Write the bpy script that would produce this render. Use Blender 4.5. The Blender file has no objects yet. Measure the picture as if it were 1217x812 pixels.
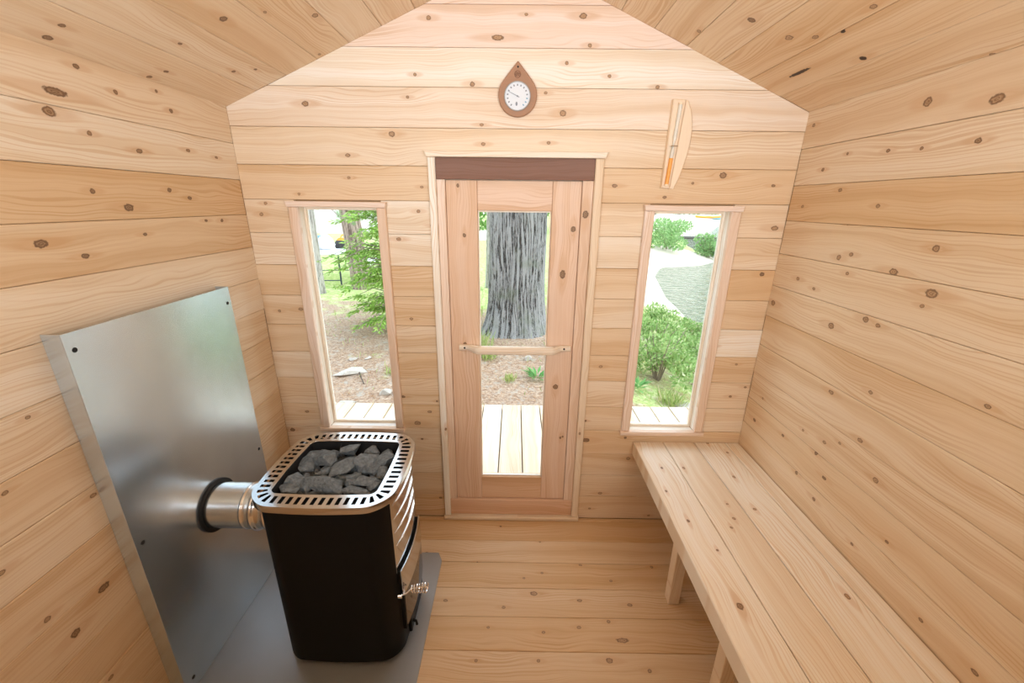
import bpy, bmesh, math, random
import numpy as np
from mathutils import Matrix, Vector, noise
random.seed(7); RNG = np.random.default_rng(11)
SC = bpy.context.scene
COL = SC.collection
PI = math.pi
# ------------------------------------------------------------------ camera
cam_d = bpy.data.cameras.new('camera'); cam = bpy.data.objects.new('camera', cam_d); COL.objects.link(cam)
SC.camera = cam
PITCH, YAW, ROLL = 0.324935, -0.0047835, 0.0111963
cp, sp, cy, sy = math.cos(PITCH), math.sin(PITCH), math.cos(YAW), math.sin(YAW)
fwd = Vector((sy*cp, cy*cp, -sp)); rgt = Vector((cy, -sy, 0)); upv = rgt.cross(fwd)
r2 = rgt*math.cos(ROLL) + upv*math.sin(ROLL); u2 = -rgt*math.sin(ROLL) + upv*math.cos(ROLL)
cam.matrix_world = Matrix(((r2.x, u2.x, -fwd.x, 0.0), (r2.y, u2.y, -fwd.y, -1.8), (r2.z, u2.z, -fwd.z, 1.607), (0, 0, 0, 1)))
cam_d.sensor_fit = 'HORIZONTAL'; cam_d.sensor_width = 36.0
cam_d.lens = 487.87*36.0/1217.0
cam_d.clip_start = 0.02; cam_d.clip_end = 500
# ------------------------------------------------------------------ sky, sun, added fill lights, exposure
wd = bpy.data.worlds.new('sky'); SC.world = wd; wd.use_nodes = True
wn, wl = wd.node_tree.nodes, wd.node_tree.links
bg = wn['Background']; bg.inputs['Strength'].default_value = 3.2
tc = wn.new('ShaderNodeTexCoord'); sx = wn.new('ShaderNodeSeparateXYZ'); wl.new(tc.outputs['Generated'], sx.inputs[0])
cr = wn.new('ShaderNodeValToRGB'); wl.new(sx.outputs['Z'], cr.inputs[0]); wl.new(cr.outputs[0], bg.inputs['Color'])
cr.color_ramp.elements[0].position = 0.0; cr.color_ramp.elements[0].color = (0.97, 0.98, 1.0, 1)
cr.color_ramp.elements[1].position = 0.7; cr.color_ramp.elements[1].color = (0.74, 0.86, 1.0, 1)
sun_d = bpy.data.lights.new('sun', 'SUN'); sun_d.energy = 1.9; sun_d.angle = math.radians(35); sun_d.color = (1.0, .96, .9)
sun = bpy.data.objects.new('sun', sun_d); COL.objects.link(sun)
sun.rotation_euler = Vector((-0.86, -0.12, -0.56)).to_track_quat('-Z', 'Y').to_euler()
def area(name, loc, target, sx_, sy_, watts, color):
    d = bpy.data.lights.new(name, 'AREA'); d.shape = 'RECTANGLE'; d.size = sx_; d.size_y = sy_; d.energy = watts; d.color = color
    o = bpy.data.objects.new(name, d); COL.objects.link(o); o.location = loc
    o.rotation_euler = (Vector(target)-Vector(loc)).to_track_quat('-Z', 'Y').to_euler()
    return o
for sgn in (-1, 1):
    area('added_fill_light', (.76*sgn, -2.3, 1.6), (.15*sgn, -.1, 2.55), .55, .45, 12.3, (.92, .97, 1.0)).data.spread = math.radians(132)  # unseen fill pair added behind the camera to brighten walls and ceiling
SC.view_settings.view_transform = 'Standard'; SC.view_settings.look = 'None'
SC.view_settings.exposure = 0.0; SC.view_settings.gamma = 1.0
SC.view_settings.use_curve_mapping = False
SC.cycles.max_bounces = 10; SC.cycles.diffuse_bounces = 6; SC.cycles.glossy_bounces = 4; SC.cycles.transparent_max_bounces = 12
SC.cycles.use_denoising = True; SC.cycles.sample_clamp_indirect = 8
SC.cycles.caustics_reflective = False; SC.cycles.caustics_refractive = False
# ------------------------------------------------------------------ helpers
WM = {}
def lin(c):
    f = lambda v: v/12.92 if v <= .04045 else ((v+.055)/1.055)**2.4
    return tuple(f(v) for v in c[:3])
def put(o, M=None, parent=None):
    M = M if M is not None else Matrix.Identity(4)
    WM[o.name] = M
    if parent is not None:
        o.parent = parent; o.matrix_basis = WM[parent.name].inverted() @ M
    else: o.matrix_basis = M
    COL.objects.link(o); return o
def tag(o, label=None, cat=None, group=None, kind=None):
    for k, v in (('label', label), ('category', cat), ('group', group), ('kind', kind)):
        if v: o[k] = v
    return o
def empty(name, loc, label=None, cat=None, group=None, kind=None, rz=0, M=None):
    o = bpy.data.objects.new(name, None); o.empty_display_size = .05
    put(o, M if M is not None else Matrix.Translation(loc) @ Matrix.Rotation(rz, 4, 'Z'))
    return tag(o, label, cat, group, kind)
def mesh(name, vs, fs, mat, parent=None, M=None, smooth=False, sharp=35):
    me = bpy.data.meshes.new(name); me.from_pydata([tuple(v) for v in vs], [], fs); me.materials.append(mat)
    bm = bmesh.new(); bm.from_mesh(me); bmesh.ops.recalc_face_normals(bm, faces=bm.faces)
    if smooth:
        for f in bm.faces: f.smooth = True
        for e in bm.edges:
            if len(e.link_faces) == 2 and e.calc_face_angle(0) > math.radians(sharp): e.smooth = False
    bm.to_mesh(me); bm.free()
    return put(bpy.data.objects.new(name, me), M, parent)
class MB:
    def __init__(s): s.v = []; s.f = []
    def add(s, vs, fs):
        b = len(s.v); s.v += [tuple(v) for v in vs]; s.f += [tuple(b+i for i in f) for f in fs]; return s
    def box(s, a, b, c=0.0):
        x0, y0, z0 = a; x1, y1, z1 = b
        if c <= 0:
            return s.add([(x, y, z) for z in (z0, z1) for y in (y0, y1) for x in (x0, x1)],
                         [(0, 2, 3, 1), (4, 5, 7, 6), (0, 1, 5, 4), (2, 6, 7, 3), (0, 4, 6, 2), (1, 3, 7, 5)])
        vs = []
        for ax in range(3):       # 24 verts: every face inset by c
            for sgn in (0, 1):
                for q in range(4):
                    p = [0, 0, 0]; o1, o2 = (ax+1) % 3, (ax+2) % 3
                    lo, hi = (x0, y0, z0), (x1, y1, z1)
                    p[ax] = hi[ax] if sgn else lo[ax]
                    p[o1] = hi[o1]-c if q in (1, 2) else lo[o1]+c
                    p[o2] = hi[o2]-c if q in (2, 3) else lo[o2]+c
                    vs.append(tuple(p))
        bm = bmesh.new(); vv = [bm.verts.new(v) for v in vs]
        bmesh.ops.convex_hull(bm, input=vv); bm.verts.index_update()
        bmesh.ops.dissolve_limit(bm, angle_limit=.01, verts=bm.verts, edges=bm.edges); bm.verts.index_update()
        s.add([v.co[:] for v in bm.verts], [tuple(v.index for v in f.verts) for f in bm.faces]); bm.free(); return s
    def tube(s, pts, rad, n=8, cap=True):
        pts = [Vector(p) for p in pts]; rads = rad if isinstance(rad, (list, tuple)) else [rad]*len(pts)
        base = len(s.v); up = None
        for i, p in enumerate(pts):
            t = (pts[min(i+1, len(pts)-1)]-pts[max(i-1, 0)]).normalized()
            if up is None: up = Vector((0, 0, 1)) if abs(t.z) < .9 else Vector((1, 0, 0))
            a = t.cross(up).normalized(); b = a.cross(t).normalized(); up = b
            for k in range(n):
                q = 2*PI*k/n; s.v.append(tuple(p+(a*math.cos(q)+b*math.sin(q))*rads[i]))
        for i in range(len(pts)-1):
            for k in range(n):
                k2 = (k+1) % n; s.f.append((base+i*n+k, base+i*n+k2, base+(i+1)*n+k2, base+(i+1)*n+k))
        if cap:
            s.f.append(tuple(base+k for k in range(n))); e = base+(len(pts)-1)*n; s.f.append(tuple(e+k for k in reversed(range(n))))
        return s
    def lathe(s, prof, M=Matrix.Identity(4), n=24, closed=False):      # prof: (radius, height) about local z
        base = len(s.v)
        for r, h in prof:
            for k in range(n):
                q = 2*PI*k/n; s.v.append(tuple(M @ Vector((r*math.cos(q), r*math.sin(q), h))))
        m = len(prof)
        for i in range(m if closed else m-1):
            for k in range(n):
                k2 = (k+1) % n; j = (i+1) % m
                s.f.append((base+i*n+k, base+i*n+k2, base+j*n+k2, base+j*n+k))
        if not closed:
            if prof[0][0] > 1e-5: s.f.append(tuple(base+k for k in range(n)))
            if prof[-1][0] > 1e-5: s.f.append(tuple(base+(m-1)*n+k for k in reversed(range(n))))
        return s
    def prism(s, poly, t, c=0.0):      # convex polygon in x,y; front at z=0 with chamfer c, back at z=-t
        n = len(poly); P = [Vector((p[0], p[1])) for p in poly]
        inn = []
        for i in range(n):
            a, b, d = P[i-1], P[i], P[(i+1) % n]
            e1 = (b-a).normalized(); e2 = (d-b).normalized(); n1 = Vector((-e1.y, e1.x)); n2 = Vector((-e2.y, e2.x))
            k = 1+n1.dot(n2); inn.append(b+(n1+n2)*(c/max(k, .2)))
        b0 = len(s.v)
        for p in P: s.v.append((p.x, p.y, -t))
        for p in P: s.v.append((p.x, p.y, -c))
        if c > 0:
            for p in inn: s.v.append((p.x, p.y, 0))
        L = 3 if c > 0 else 2
        for l in range(L-1):
            for i in range(n):
                j = (i+1) % n; s.f.append((b0+l*n+i, b0+l*n+j, b0+(l+1)*n+j, b0+(l+1)*n+i))
        s.f.append(tuple(b0+(L-1)*n+i for i in range(n))); s.f.append(tuple(b0+i for i in reversed(range(n))))
        return s
    def build(s, name, mat, parent=None, M=None, smooth=False, sharp=35):
        return mesh(name, s.v, s.f, mat, parent, M, smooth, sharp)
def frame(O, U, V, N): return Matrix(((U[0], V[0], N[0], O[0]), (U[1], V[1], N[1], O[1]), (U[2], V[2], N[2], O[2]), (0, 0, 0, 1)))
# ------------------------------------------------------------------ materials
def newmat(name):
    m = bpy.data.materials.new(name); m.use_nodes = True
    nt = m.node_tree; return m, nt, nt.nodes['Principled BSDF']
class G:
    def __init__(s, nt): s.nt = nt
    def n(s, t, **k):
        x = s.nt.nodes.new(t)
        for a, b in k.items(): setattr(x, a, b)
        return x
    def link(s, a, b): s.nt.links.new(a, b)
    def m(s, op, a, b=None, c=None, clamp=False):
        x = s.n('ShaderNodeMath', operation=op); x.use_clamp = clamp
        for i, q in enumerate((a, b, c)):
            if q is None: continue
            if isinstance(q, (int, float)): x.inputs[i].default_value = q
            else: s.link(q, x.inputs[i])
        return x.outputs[0]
    def smooth(s, v, a, b):
        x = s.n('ShaderNodeMapRange', interpolation_type='SMOOTHSTEP'); s.link(v, x.inputs[0])
        x.inputs[1].default_value = a; x.inputs[2].default_value = b; return x.outputs[0]
    def xyz(s, x, y, z):
        c = s.n('ShaderNodeCombineXYZ')
        for i, q in enumerate((x, y, z)):
            if isinstance(q, (int, float)): c.inputs[i].default_value = q
            else: s.link(q, c.inputs[i])
        return c.outputs[0]
    def noise(s, vec, scale, detail=2, rough=.5, dist=0.0):
        x = s.n('ShaderNodeTexNoise'); x.inputs['Scale'].default_value = scale; x.inputs['Detail'].default_value = detail
        x.inputs['Roughness'].default_value = rough; x.inputs['Distortion'].default_value = dist
        if vec is not None: s.link(vec, x.inputs['Vector'])
        return x.outputs['Fac']
    def mix(s, f, a, b, mode='MIX'):
        x = s.n('ShaderNodeMix', data_type='RGBA', blend_type=mode)
        for i, q in ((0, f), (6, a), (7, b)):
            if isinstance(q, (int, float)): x.inputs[i].default_value = q
            elif isinstance(q, tuple): x.inputs[i].default_value = (*q[:3], 1)
            else: s.link(q, x.inputs[i])
        return x.outputs[2]
    def bump(s, h, strength, dist, bsdf):
        b = s.n('ShaderNodeBump'); b.inputs['Strength'].default_value = strength; b.inputs['Distance'].default_value = dist
        s.link(h, b.inputs['Height']); s.link(b.outputs[0], bsdf.inputs['Normal'])
NK = 5
def wood_material(name):
    m, nt, bs = newmat(name); g = G(nt)
    tcn = g.n('ShaderNodeTexCoord'); oi = g.n('ShaderNodeObjectInfo')
    sp_ = g.n('ShaderNodeSeparateXYZ'); g.link(tcn.outputs['Object'], sp_.inputs[0])
    u, v = sp_.outputs[0], sp_.outputs[1]
    rnd = oi.outputs['Random']; ru = g.m('MULTIPLY', rnd, 57.0); rv = g.m('MULTIPLY', rnd, 23.0)
    F = v; kn = None; halo = None; core = None
    for i in range(NK):
        at = g.n('ShaderNodeAttribute', attribute_type='OBJECT', attribute_name='knot_%d' % i)
        s3 = g.n('ShaderNodeSeparateXYZ'); g.link(at.outputs['Vector'], s3.inputs[0])
        r = g.m('MAXIMUM', s3.outputs[2], 1e-5); asp = g.m('MAXIMUM', at.outputs['Alpha'], 1.0)
        du = g.m('DIVIDE', g.m('SUBTRACT', u, s3.outputs[0]), asp); dv = g.m('SUBTRACT', v, s3.outputs[1])
        du2 = g.m('MULTIPLY', du, du); dv2 = g.m('MULTIPLY', dv, dv); r2_ = g.m('MULTIPLY', r, r)
        q = g.m('DIVIDE', g.m('ADD', du2, dv2), r2_)                       # (distance / radius) squared
        ql = g.m('ADD', g.m('MULTIPLY', g.m('DIVIDE', du2, r2_), .12), g.m('DIVIDE', dv2, r2_))
        F = g.m('SUBTRACT', F, g.m('DIVIDE', g.m('MULTIPLY', dv, 1.6), g.m('ADD', ql, .7)))
        kn = q if kn is None else g.m('MINIMUM', kn, q)
        halo = ql if halo is None else g.m('MINIMUM', halo, ql)
    warp = g.noise(g.xyz(g.m('ADD', g.m('MULTIPLY', u, 2.3), ru), g.m('ADD', g.m('MULTIPLY', F, 7.0), rv), rv), 1.0, 2)
    F2 = g.m('ADD', F, g.m('MULTIPLY', g.m('SUBTRACT', warp, .5), .10))
    ringn = g.noise(g.xyz(g.m('MULTIPLY', ru, .7), g.m('ADD', g.m('MULTIPLY', F2, 95.0), rv), ru), 1.0, 1)
    ring = g.m('SINE', g.m('ADD', g.m('MULTIPLY', F2, 560.0), g.m('MULTIPLY', ringn, 12.0)))
    ring = g.smooth(ring, .1, 1.0)
    broad = g.noise(g.xyz(g.m('ADD', g.m('MULTIPLY', u, .45), ru), g.m('ADD', g.m('MULTIPLY', F2, 19.0), ru), rv), 1.0, 2)
    fib = g.noise(g.xyz(g.m('MULTIPLY', u, 9.0), g.m('ADD', g.m('MULTIPLY', v, 420.0), rv), ru), 1.0, 2)
    base = oi.outputs['Color']
    c = g.mix(g.m('MULTIPLY', g.smooth(broad, .42, .68), .6), base, g.mix(1.0, base, (1.05, 1.11, 1.22), 'MULTIPLY'), 'MIX')
    dark = g.mix(1.0, c, (.82, .70, .57), 'MULTIPLY')
    c = g.mix(g.m('MULTIPLY', g.smooth(broad, .55, .25), .6), c, dark)
    c = g.mix(g.m('MULTIPLY', ring, g.m('ADD', .16, g.m('MULTIPLY', g.smooth(warp, .35, .65), .62))), c, dark)
    c = g.mix(g.m('MULTIPLY', g.smooth(fib, .45, .75), .22), c, dark)
    hal = g.m('MULTIPLY', g.smooth(halo, 5.0, 1.0), .38)
    c = g.mix(hal, c, (.62, .37, .19))
    kq = g.m('SQRT', kn)
    kqn = g.m('ADD', kq, g.m('MULTIPLY', g.m('SUBTRACT', g.noise(g.xyz(u, v, 0.0), 120.0, 3), .5), .9))
    kr = g.m('ADD', g.m('MULTIPLY', g.m('SINE', g.m('MULTIPLY', kqn, 15.0)), .5), .5)
    kc = g.mix(kr, (.33, .19, .105), (.56, .38, .23)); kc = g.mix(g.smooth(rnd, .3, .9), kc, g.mix(1.0, kc, (.62, .60, .60), 'MULTIPLY'))
    kc = g.mix(g.m('MULTIPLY', g.smooth(kqn, .68, .98), .85), kc, (.12, .062, .035))
    lk = g.n('ShaderNodeAttribute', attribute_type='OBJECT', attribute_name='stain')
    kc = g.mix(lk.outputs['Fac'], kc, (.045, .028, .02))
    c = g.mix(g.smooth(kqn, 1.25, .88), c, kc)
    g.link(c, bs.inputs['Base Color'])
    bs.inputs['Roughness'].default_value = .52; bs.inputs['Specular IOR Level'].default_value = .35
    hgt = g.m('ADD', g.m('MULTIPLY', ring, .5), fib); g.bump(hgt, .12, .001, bs)
    return m
def plain(name, col, rough=.5, metal=0.0, noise_amt=0.0, noise_scale=20.0, spec=.5, bump=0.0, stretch=None):
    m, nt, bs = newmat(name); g = G(nt)
    bs.inputs['Roughness'].default_value = rough; bs.inputs['Metallic'].default_value = metal; bs.inputs['Specular IOR Level'].default_value = spec
    bs.inputs['Base Color'].default_value = (*col, 1)
    tcn = g.n('ShaderNodeTexCoord'); vec = tcn.outputs['Object']
    if stretch:
        mp = g.n('ShaderNodeMapping'); mp.inputs['Scale'].default_value = stretch; g.link(vec, mp.inputs[0]); vec = mp.outputs[0]
    nz = g.noise(vec, noise_scale, 4, .6)
    a = noise_amt
    c = g.mix(nz, tuple(x*(1-a) for x in col), tuple(min(1, x*(1+a)) for x in col)); g.link(c, bs.inputs['Base Color'])
    if bump: g.bump(nz, bump, .01, bs)
    return m
WOOD = wood_material('knotty_cedar')
def steel(name, col, rough, smear, stretch=(1, 1, 1), scale=3.0, metal=1.0):
    m, nt, bs = newmat(name); g = G(nt); bs.inputs['Metallic'].default_value = metal
    tcn = g.n('ShaderNodeTexCoord'); mp = g.n('ShaderNodeMapping'); mp.inputs['Scale'].default_value = stretch
    g.link(tcn.outputs['Object'], mp.inputs[0]); nz = g.noise(mp.outputs[0], scale, 3, .5, 0)
    sm = g.smooth(nz, .30, .90)
    g.link(g.mix(sm, col, tuple(x*(1-smear) for x in col)), bs.inputs['Base Color'])
    bs.inputs['Roughness'].default_value = rough
    return m
SHEET = steel('galvanised_sheet', (.66, .76, .85), .27, .16, scale=6.0, metal=.8)
PLATE = steel('dull_floor_plate', (.42, .435, .45), .40, .12, scale=5.0, metal=.5)
POLISH = steel('polished_stainless', (.60, .60, .60), .13, .05)
PIPE = steel('brushed_stainless', (.74, .73, .72), .20, .06, (4, 40, 40), 6.0)
CHROME = steel('chrome_wire', (.85, .85, .86), .07, 0.0)
BLACK = plain('black_stove_paint', (.0055, .005, .0045), .5, 0, .2, 60, .12)
SOOT = plain('black_lining', (.006, .006, .007), .6)
DGLASS = plain('dark_oven_glass', (.03, .022, .016), .05, 0, 0, 10, 1.0)
ROCK = plain('olivine_rock', (.155, .178, .195), .7, 0, .95, 70, .4, 1.0)
DARK = plain('dark_hole', (.01, .01, .01), .7)
def glass_material():
    m = bpy.data.materials.new('clear_pane'); m.use_nodes = True; nt = m.node_tree; nt.nodes.clear(); g = G(nt)
    out = g.n('ShaderNodeOutputMaterial'); t = g.n('ShaderNodeBsdfTransparent'); t.inputs[0].default_value = (.96, .98, .97, 1)
    gl = g.n('ShaderNodeBsdfGlossy'); gl.inputs['Roughness'].default_value = 0.0
    ge = g.n('ShaderNodeNewGeometry'); dp = g.n('ShaderNodeVectorMath', operation='DOT_PRODUCT'); g.link(ge.outputs['Incoming'], dp.inputs[0]); g.link(ge.outputs['Normal'], dp.inputs[1])
    k = g.m('POWER', g.m('SUBTRACT', 1.0, g.m('ABSOLUTE', dp.outputs['Value'])), 5.0); f = g.m('ADD', .025, g.m('MULTIPLY', k, .9), clamp=True); mx = g.n('ShaderNodeMixShader')
    g.link(f, mx.inputs[0]); g.link(t.outputs[0], mx.inputs[1]); g.link(gl.outputs[0], mx.inputs[2]); g.link(mx.outputs[0], out.inputs[0])
    return m
GLASS = glass_material()
# ------------------------------------------------------------------ boards: pieces of wood with their own knots
PIECES = []
def tone(t, pink=0.0):
    a = (.955, .922, .868); b = (.850, .713, .542)
    c = [a[i]+(b[i]-a[i])*t for i in range(3)]
    c[0] += .004*pink; c[1] -= .012*pink; c[2] += .012*pink
    return (*lin(c), 1.0)
def piece(name, poly, M, t, parent, t_col, key=None, conv=None, c=.0018, pink=0.0, jit=.0):
    """poly in the frame M (x along grain, y across, z out); origin moved to the piece's first corner"""
    x0 = min(p[0] for p in poly); y0 = min(p[1] for p in poly)
    T = M @ Matrix.Translation((x0, y0, random.uniform(-jit, jit)))
    o = MB().prism([(p[0]-x0, p[1]-y0) for p in poly], t, c).build(name, WOOD, parent, T)
    o.color = tone(t_col+random.uniform(-.09, .09), pink)
    if key: PIECES.append((key, conv, x0, y0, poly, o))
    return o
def rect(a, b, c, d): return [(a, c), (b, c), (b, d), (a, d)]
W2 = 1.134; EAVE = 1.953; SL = .425; RIDGE = EAVE+W2*SL; REAR = -2.6; TB = .018
HYP = math.sqrt(1+SL*SL)
I4 = Matrix.Identity(4)
F_L = frame((-W2, 0, 0), (0, 1, 0), (0, 0, 1), (1, 0, 0)); F_R = frame((W2, 0, 0), (0, -1, 0), (0, 0, 1), (-1, 0, 0))
F_B = frame((0, 0, 0), (1, 0, 0), (0, 0, 1), (0, -1, 0)); F_BV = frame((0, 0, 0), (0, 0, 1), (-1, 0, 0), (0, -1, 0))
F_REAR = frame((0, REAR, 0), (-1, 0, 0), (0, 0, 1), (0, 1, 0)); F_F = frame((0, 0, 0), (1, 0, 0), (0, 1, 0), (0, 0, 1))
F_Y = frame((0, 0, 0), (0, 1, 0), (-1, 0, 0), (0, 0, 1))           # boards along the room, seen from above
F_CL = frame((-W2, 0, EAVE), (0, 1, 0), (1/HYP, 0, SL/HYP), (SL/HYP, 0, -1/HYP))
F_CR = frame((W2, 0, EAVE), (0, -1, 0), (-1/HYP, 0, SL/HYP), (-SL/HYP, 0, -1/HYP))
ident = lambda a, b: (a, b)
negu = lambda a, b: (-a, b)
vert = lambda a, b: (b, -a)
GAP = .0006
OUTER = plain('outer_sheathing', lin((.72, .58, .42)), .7, 0, .2, 8)
def proud(M, n): return M @ Matrix.Translation((0, 0, n))
# ---- shell
def setting(name, label, cat, mb=None, mat=OUTER, M=None):
    o = mb.build(name, mat, None, M) if mb else empty(name, (0, 0, 0), M=M)
    return tag(o, label, cat, None, 'structure')
ROWS = [1.953, 1.822, 1.686, 1.550, 1.415, 1.2785, 1.142, 1.004, .870, .737, .606, .472, .338, .204, .070, 0.0]
wall_left = setting('wall_left', 'left cedar board wall behind the steel heat shield', 'wall', MB().box((-W2-.07, REAR-.07, -.12), (-W2-TB, .07, EAVE+.03)))
wall_right = setting('wall_right', 'right cedar board wall above the long bench', 'wall', MB().box((W2+TB, REAR-.07, -.12), (W2+.07, .07, EAVE+.03)))
TL = [.42, .22, .80, .55, .22, .30, .42, .48, .55, .62, .65, .6, .7, .6, .6]
TR = [.45, .35, .85, .55, .50, .50, .52, .52, .55, .60, .50, .6, .6, .6, .6]
for i in range(15):
    a, b = ROWS[i+1]+GAP, ROWS[i]-GAP+(.004 if i == 0 else 0)
    piece('board', rect(REAR-.003, .003, a, b), F_L, TB, wall_left, TL[i], 'L', ident, jit=.0012)
    piece('board', rect(-.003, -REAR+.003, a, b), F_R, TB, wall_right, TR[i], 'R', negu, jit=.0012)
# ---- front wall with a door opening and two window openings
WZ0, WZ1 = .547, 1.583
LW = (-.905, -.578); RW = (.576, .893); DW = (-.325, .318, 1.697)
sh = MB()
def slab(x0, x1, z0, z1): sh.box((x0, TB, z0), (x1, .075, z1))
EDGE = W2+.07
slab(-EDGE, LW[0]-.016, -.12, 1.70); slab(LW[0]-.016, LW[1]+.016, -.12, WZ0-.016); slab(LW[0]-.016, LW[1]+.016, WZ1+.016, 1.70)
slab(LW[1]+.016, DW[0], -.12, 1.70); slab(DW[0], DW[1], -.12, -.03); slab(DW[1], RW[0]-.016, -.12, 1.70)
slab(RW[0]-.016, RW[1]+.016, -.12, WZ0-.016); slab(RW[0]-.016, RW[1]+.016, WZ1+.016, 1.70); slab(RW[1]+.016, EDGE, -.12, 1.70)
g5 = [(-EDGE, 1.70), (EDGE, 1.70), (EDGE, EAVE-.03), (0, RIDGE+.0), (-EDGE, EAVE-.03)]
n0 = len(sh.v)
sh.add([(x, TB, z) for x, z in g5]+[(x, .075, z) for x, z in g5], [(0, 1, 2, 3, 4), (9, 8, 7, 6, 5)]+[(i, (i+1) % 5, 5+(i+1) % 5, 5+i) for i in range(5)])
wall_front = setting('wall_front', 'cedar board end wall with the glazed door and two narrow windows', 'wall', sh)
BROWS = [2.29, 2.156, 2.026, 1.885, 1.746, 1.612, 1.477, 1.342, 1.206, 1.070, .937, .806, .668, .539, .405, .275, .145, 0.0]
def gable(z0, z1):
    w = lambda z: W2 if z <= EAVE else max((RIDGE-z)/SL, 0)
    p = [(-w(z0), z0), (w(z0), z0)]
    if z0 < EAVE < z1: p += [(W2, EAVE), (w(z1), z1), (-w(z1), z1), (-W2, EAVE)]
    elif w(z1) > .002: p += [(w(z1), z1), (-w(z1), z1)]
    else: p += [(0, RIDGE)]
    return p
piece('board', gable(2.29+GAP, RIDGE-.001), F_B, TB, wall_front, .35, 'B', ident, pink=1)
for i, (t, pk) in enumerate(((.18, 1), (0.0, 0), (.10, .3), (.36, 0), )):
    piece('board', gable(BROWS[i+1]+GAP, BROWS[i]-GAP), F_B, TB, wall_front, t, 'B', ident, pink=pk, jit=.0012)
for (xa, xb, t) in ((-W2, -.34, .62), (.335, W2, .62)): piece('board', rect(xa, xb, 1.612+GAP, 1.746-GAP), F_B, TB, wall_front, t, 'B', ident)
piece('board', rect(-.34, .335, 1.70, 1.746-GAP), F_B, TB, wall_front, .5, 'B', ident)
T1 = [.38, .33, .50, .55, .62, .25, .60, .55]; T2 = [.15, .12, .75, .70, .45, .68, .70, .72]
T3 = [.52, .28, .50, .48, .60, .70, .45, .58]; T4 = [.45, .32, .85, .62, .08, .55, .50, .40]
for i in range(8):
    a, b = BROWS[i+6]+GAP, BROWS[i+5]-GAP
    for (xa, xb, tt) in ((-W2, -.925, T1), (-.562, -.34, T2), (.335, .56, T3), (.909, W2, T4)):
        piece('board', rect(xa, xb, a, b), F_B, TB, wall_front, tt[i], 'B', ident, jit=.0012)
for i in range(4):
    a, b = BROWS[i+14]+GAP, BROWS[i+13]-GAP
    for (xa, xb, tt) in ((-W2, -.34, (.5, .45, .7, .75)), (.335, W2, (.62, .68, .6, .7))):
        piece('board', rect(xa, xb, a, b), F_B, TB, wall_front, tt[i], 'B', ident, jit=.0012)
# ---- rear wall (behind the camera), floor, ceiling
rw = MB(); g6 = [(-EDGE, -.12), (EDGE, -.12), (EDGE, EAVE-.03), (0, RIDGE), (-EDGE, EAVE-.03)]
rw.add([(x, REAR-TB, z) for x, z in g6]+[(x, REAR-.075, z) for x, z in g6], [(0, 1, 2, 3, 4), (9, 8, 7, 6, 5)]+[(i, (i+1) % 5, 5+(i+1) % 5, 5+i) for i in range(5)])
wall_rear = setting('wall_rear', 'plain cedar board end wall facing the door', 'wall', rw)
piece('board', gable(2.29+GAP, RIDGE-.001), F_REAR, TB, wall_rear, .4)
for i in range(17): piece('board', gable(BROWS[i+1]+GAP, BROWS[i]-GAP), F_REAR, TB, wall_rear, random.uniform(.2, .6))
floor = setting('floor', 'cedar board floor laid across the room', 'floor', MB().box((-EDGE, REAR-.07, -.08), (EDGE, .0, -TB-.004)))
fy = [-.0005, -.025, -.165, -.297, -.4335, -.566, -.702]
while fy[-1] > REAR: fy.append(max(fy[-1]-.1355, REAR))
TF = [.85, .95, .75, 1.0, .72, 1.0, .7, .7, .5]
for i in range(len(fy)-1):
    piece('board', rect(-W2, W2, fy[i+1]+GAP, fy[i]-GAP), F_F, .022, floor, TF[min(i, 8)], 'F', ident, jit=.0006)
cl = MB()
for M in (F_CL, F_CR):
    b = len(cl.v); L0 = REAR-.15
    us = (L0, .15) if M is F_CL else (-.15, -L0)
    for (u_, v_, n_) in [(u_, v_, n_) for n_ in (-.07, -TB) for v_ in (-.16, W2*HYP+(.03 if n_ < -.05 else .006)) for u_ in us]:
        cl.v.append(tuple(M @ Vector((u_, v_, n_))))
    cl.f += [tuple(b+k for k in f) for f in [(0, 2, 3, 1), (4, 5, 7, 6), (0, 1, 5, 4), (2, 6, 7, 3), (0, 4, 6, 2), (1, 3, 7, 5)]]
ceiling = setting('ceiling', 'pitched cedar board ceiling with two slopes', 'ceiling', cl)
VC = W2*HYP; npc = 9
TCL = [.52, .45, .55, .62, .45, .40, .55, .5, .5]; TCR = [.60, .75, .78, .65, .50, .55, .5, .6, .5]
for i in range(npc):
    v0, v1 = .1373*i, min(.1373*(i+1), VC)
    if v1-v0 < .01: continue
    piece('board', rect(REAR-.003, .003, v0+GAP, v1-GAP), F_CL, TB, ceiling, TCL[i], 'CL', ident, jit=.0012)
    piece('board', rect(-.003, -REAR+.003, v0+GAP, v1-GAP), F_CR, TB, ceiling, TCR[i], 'CR', negu, jit=.0012)
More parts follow.
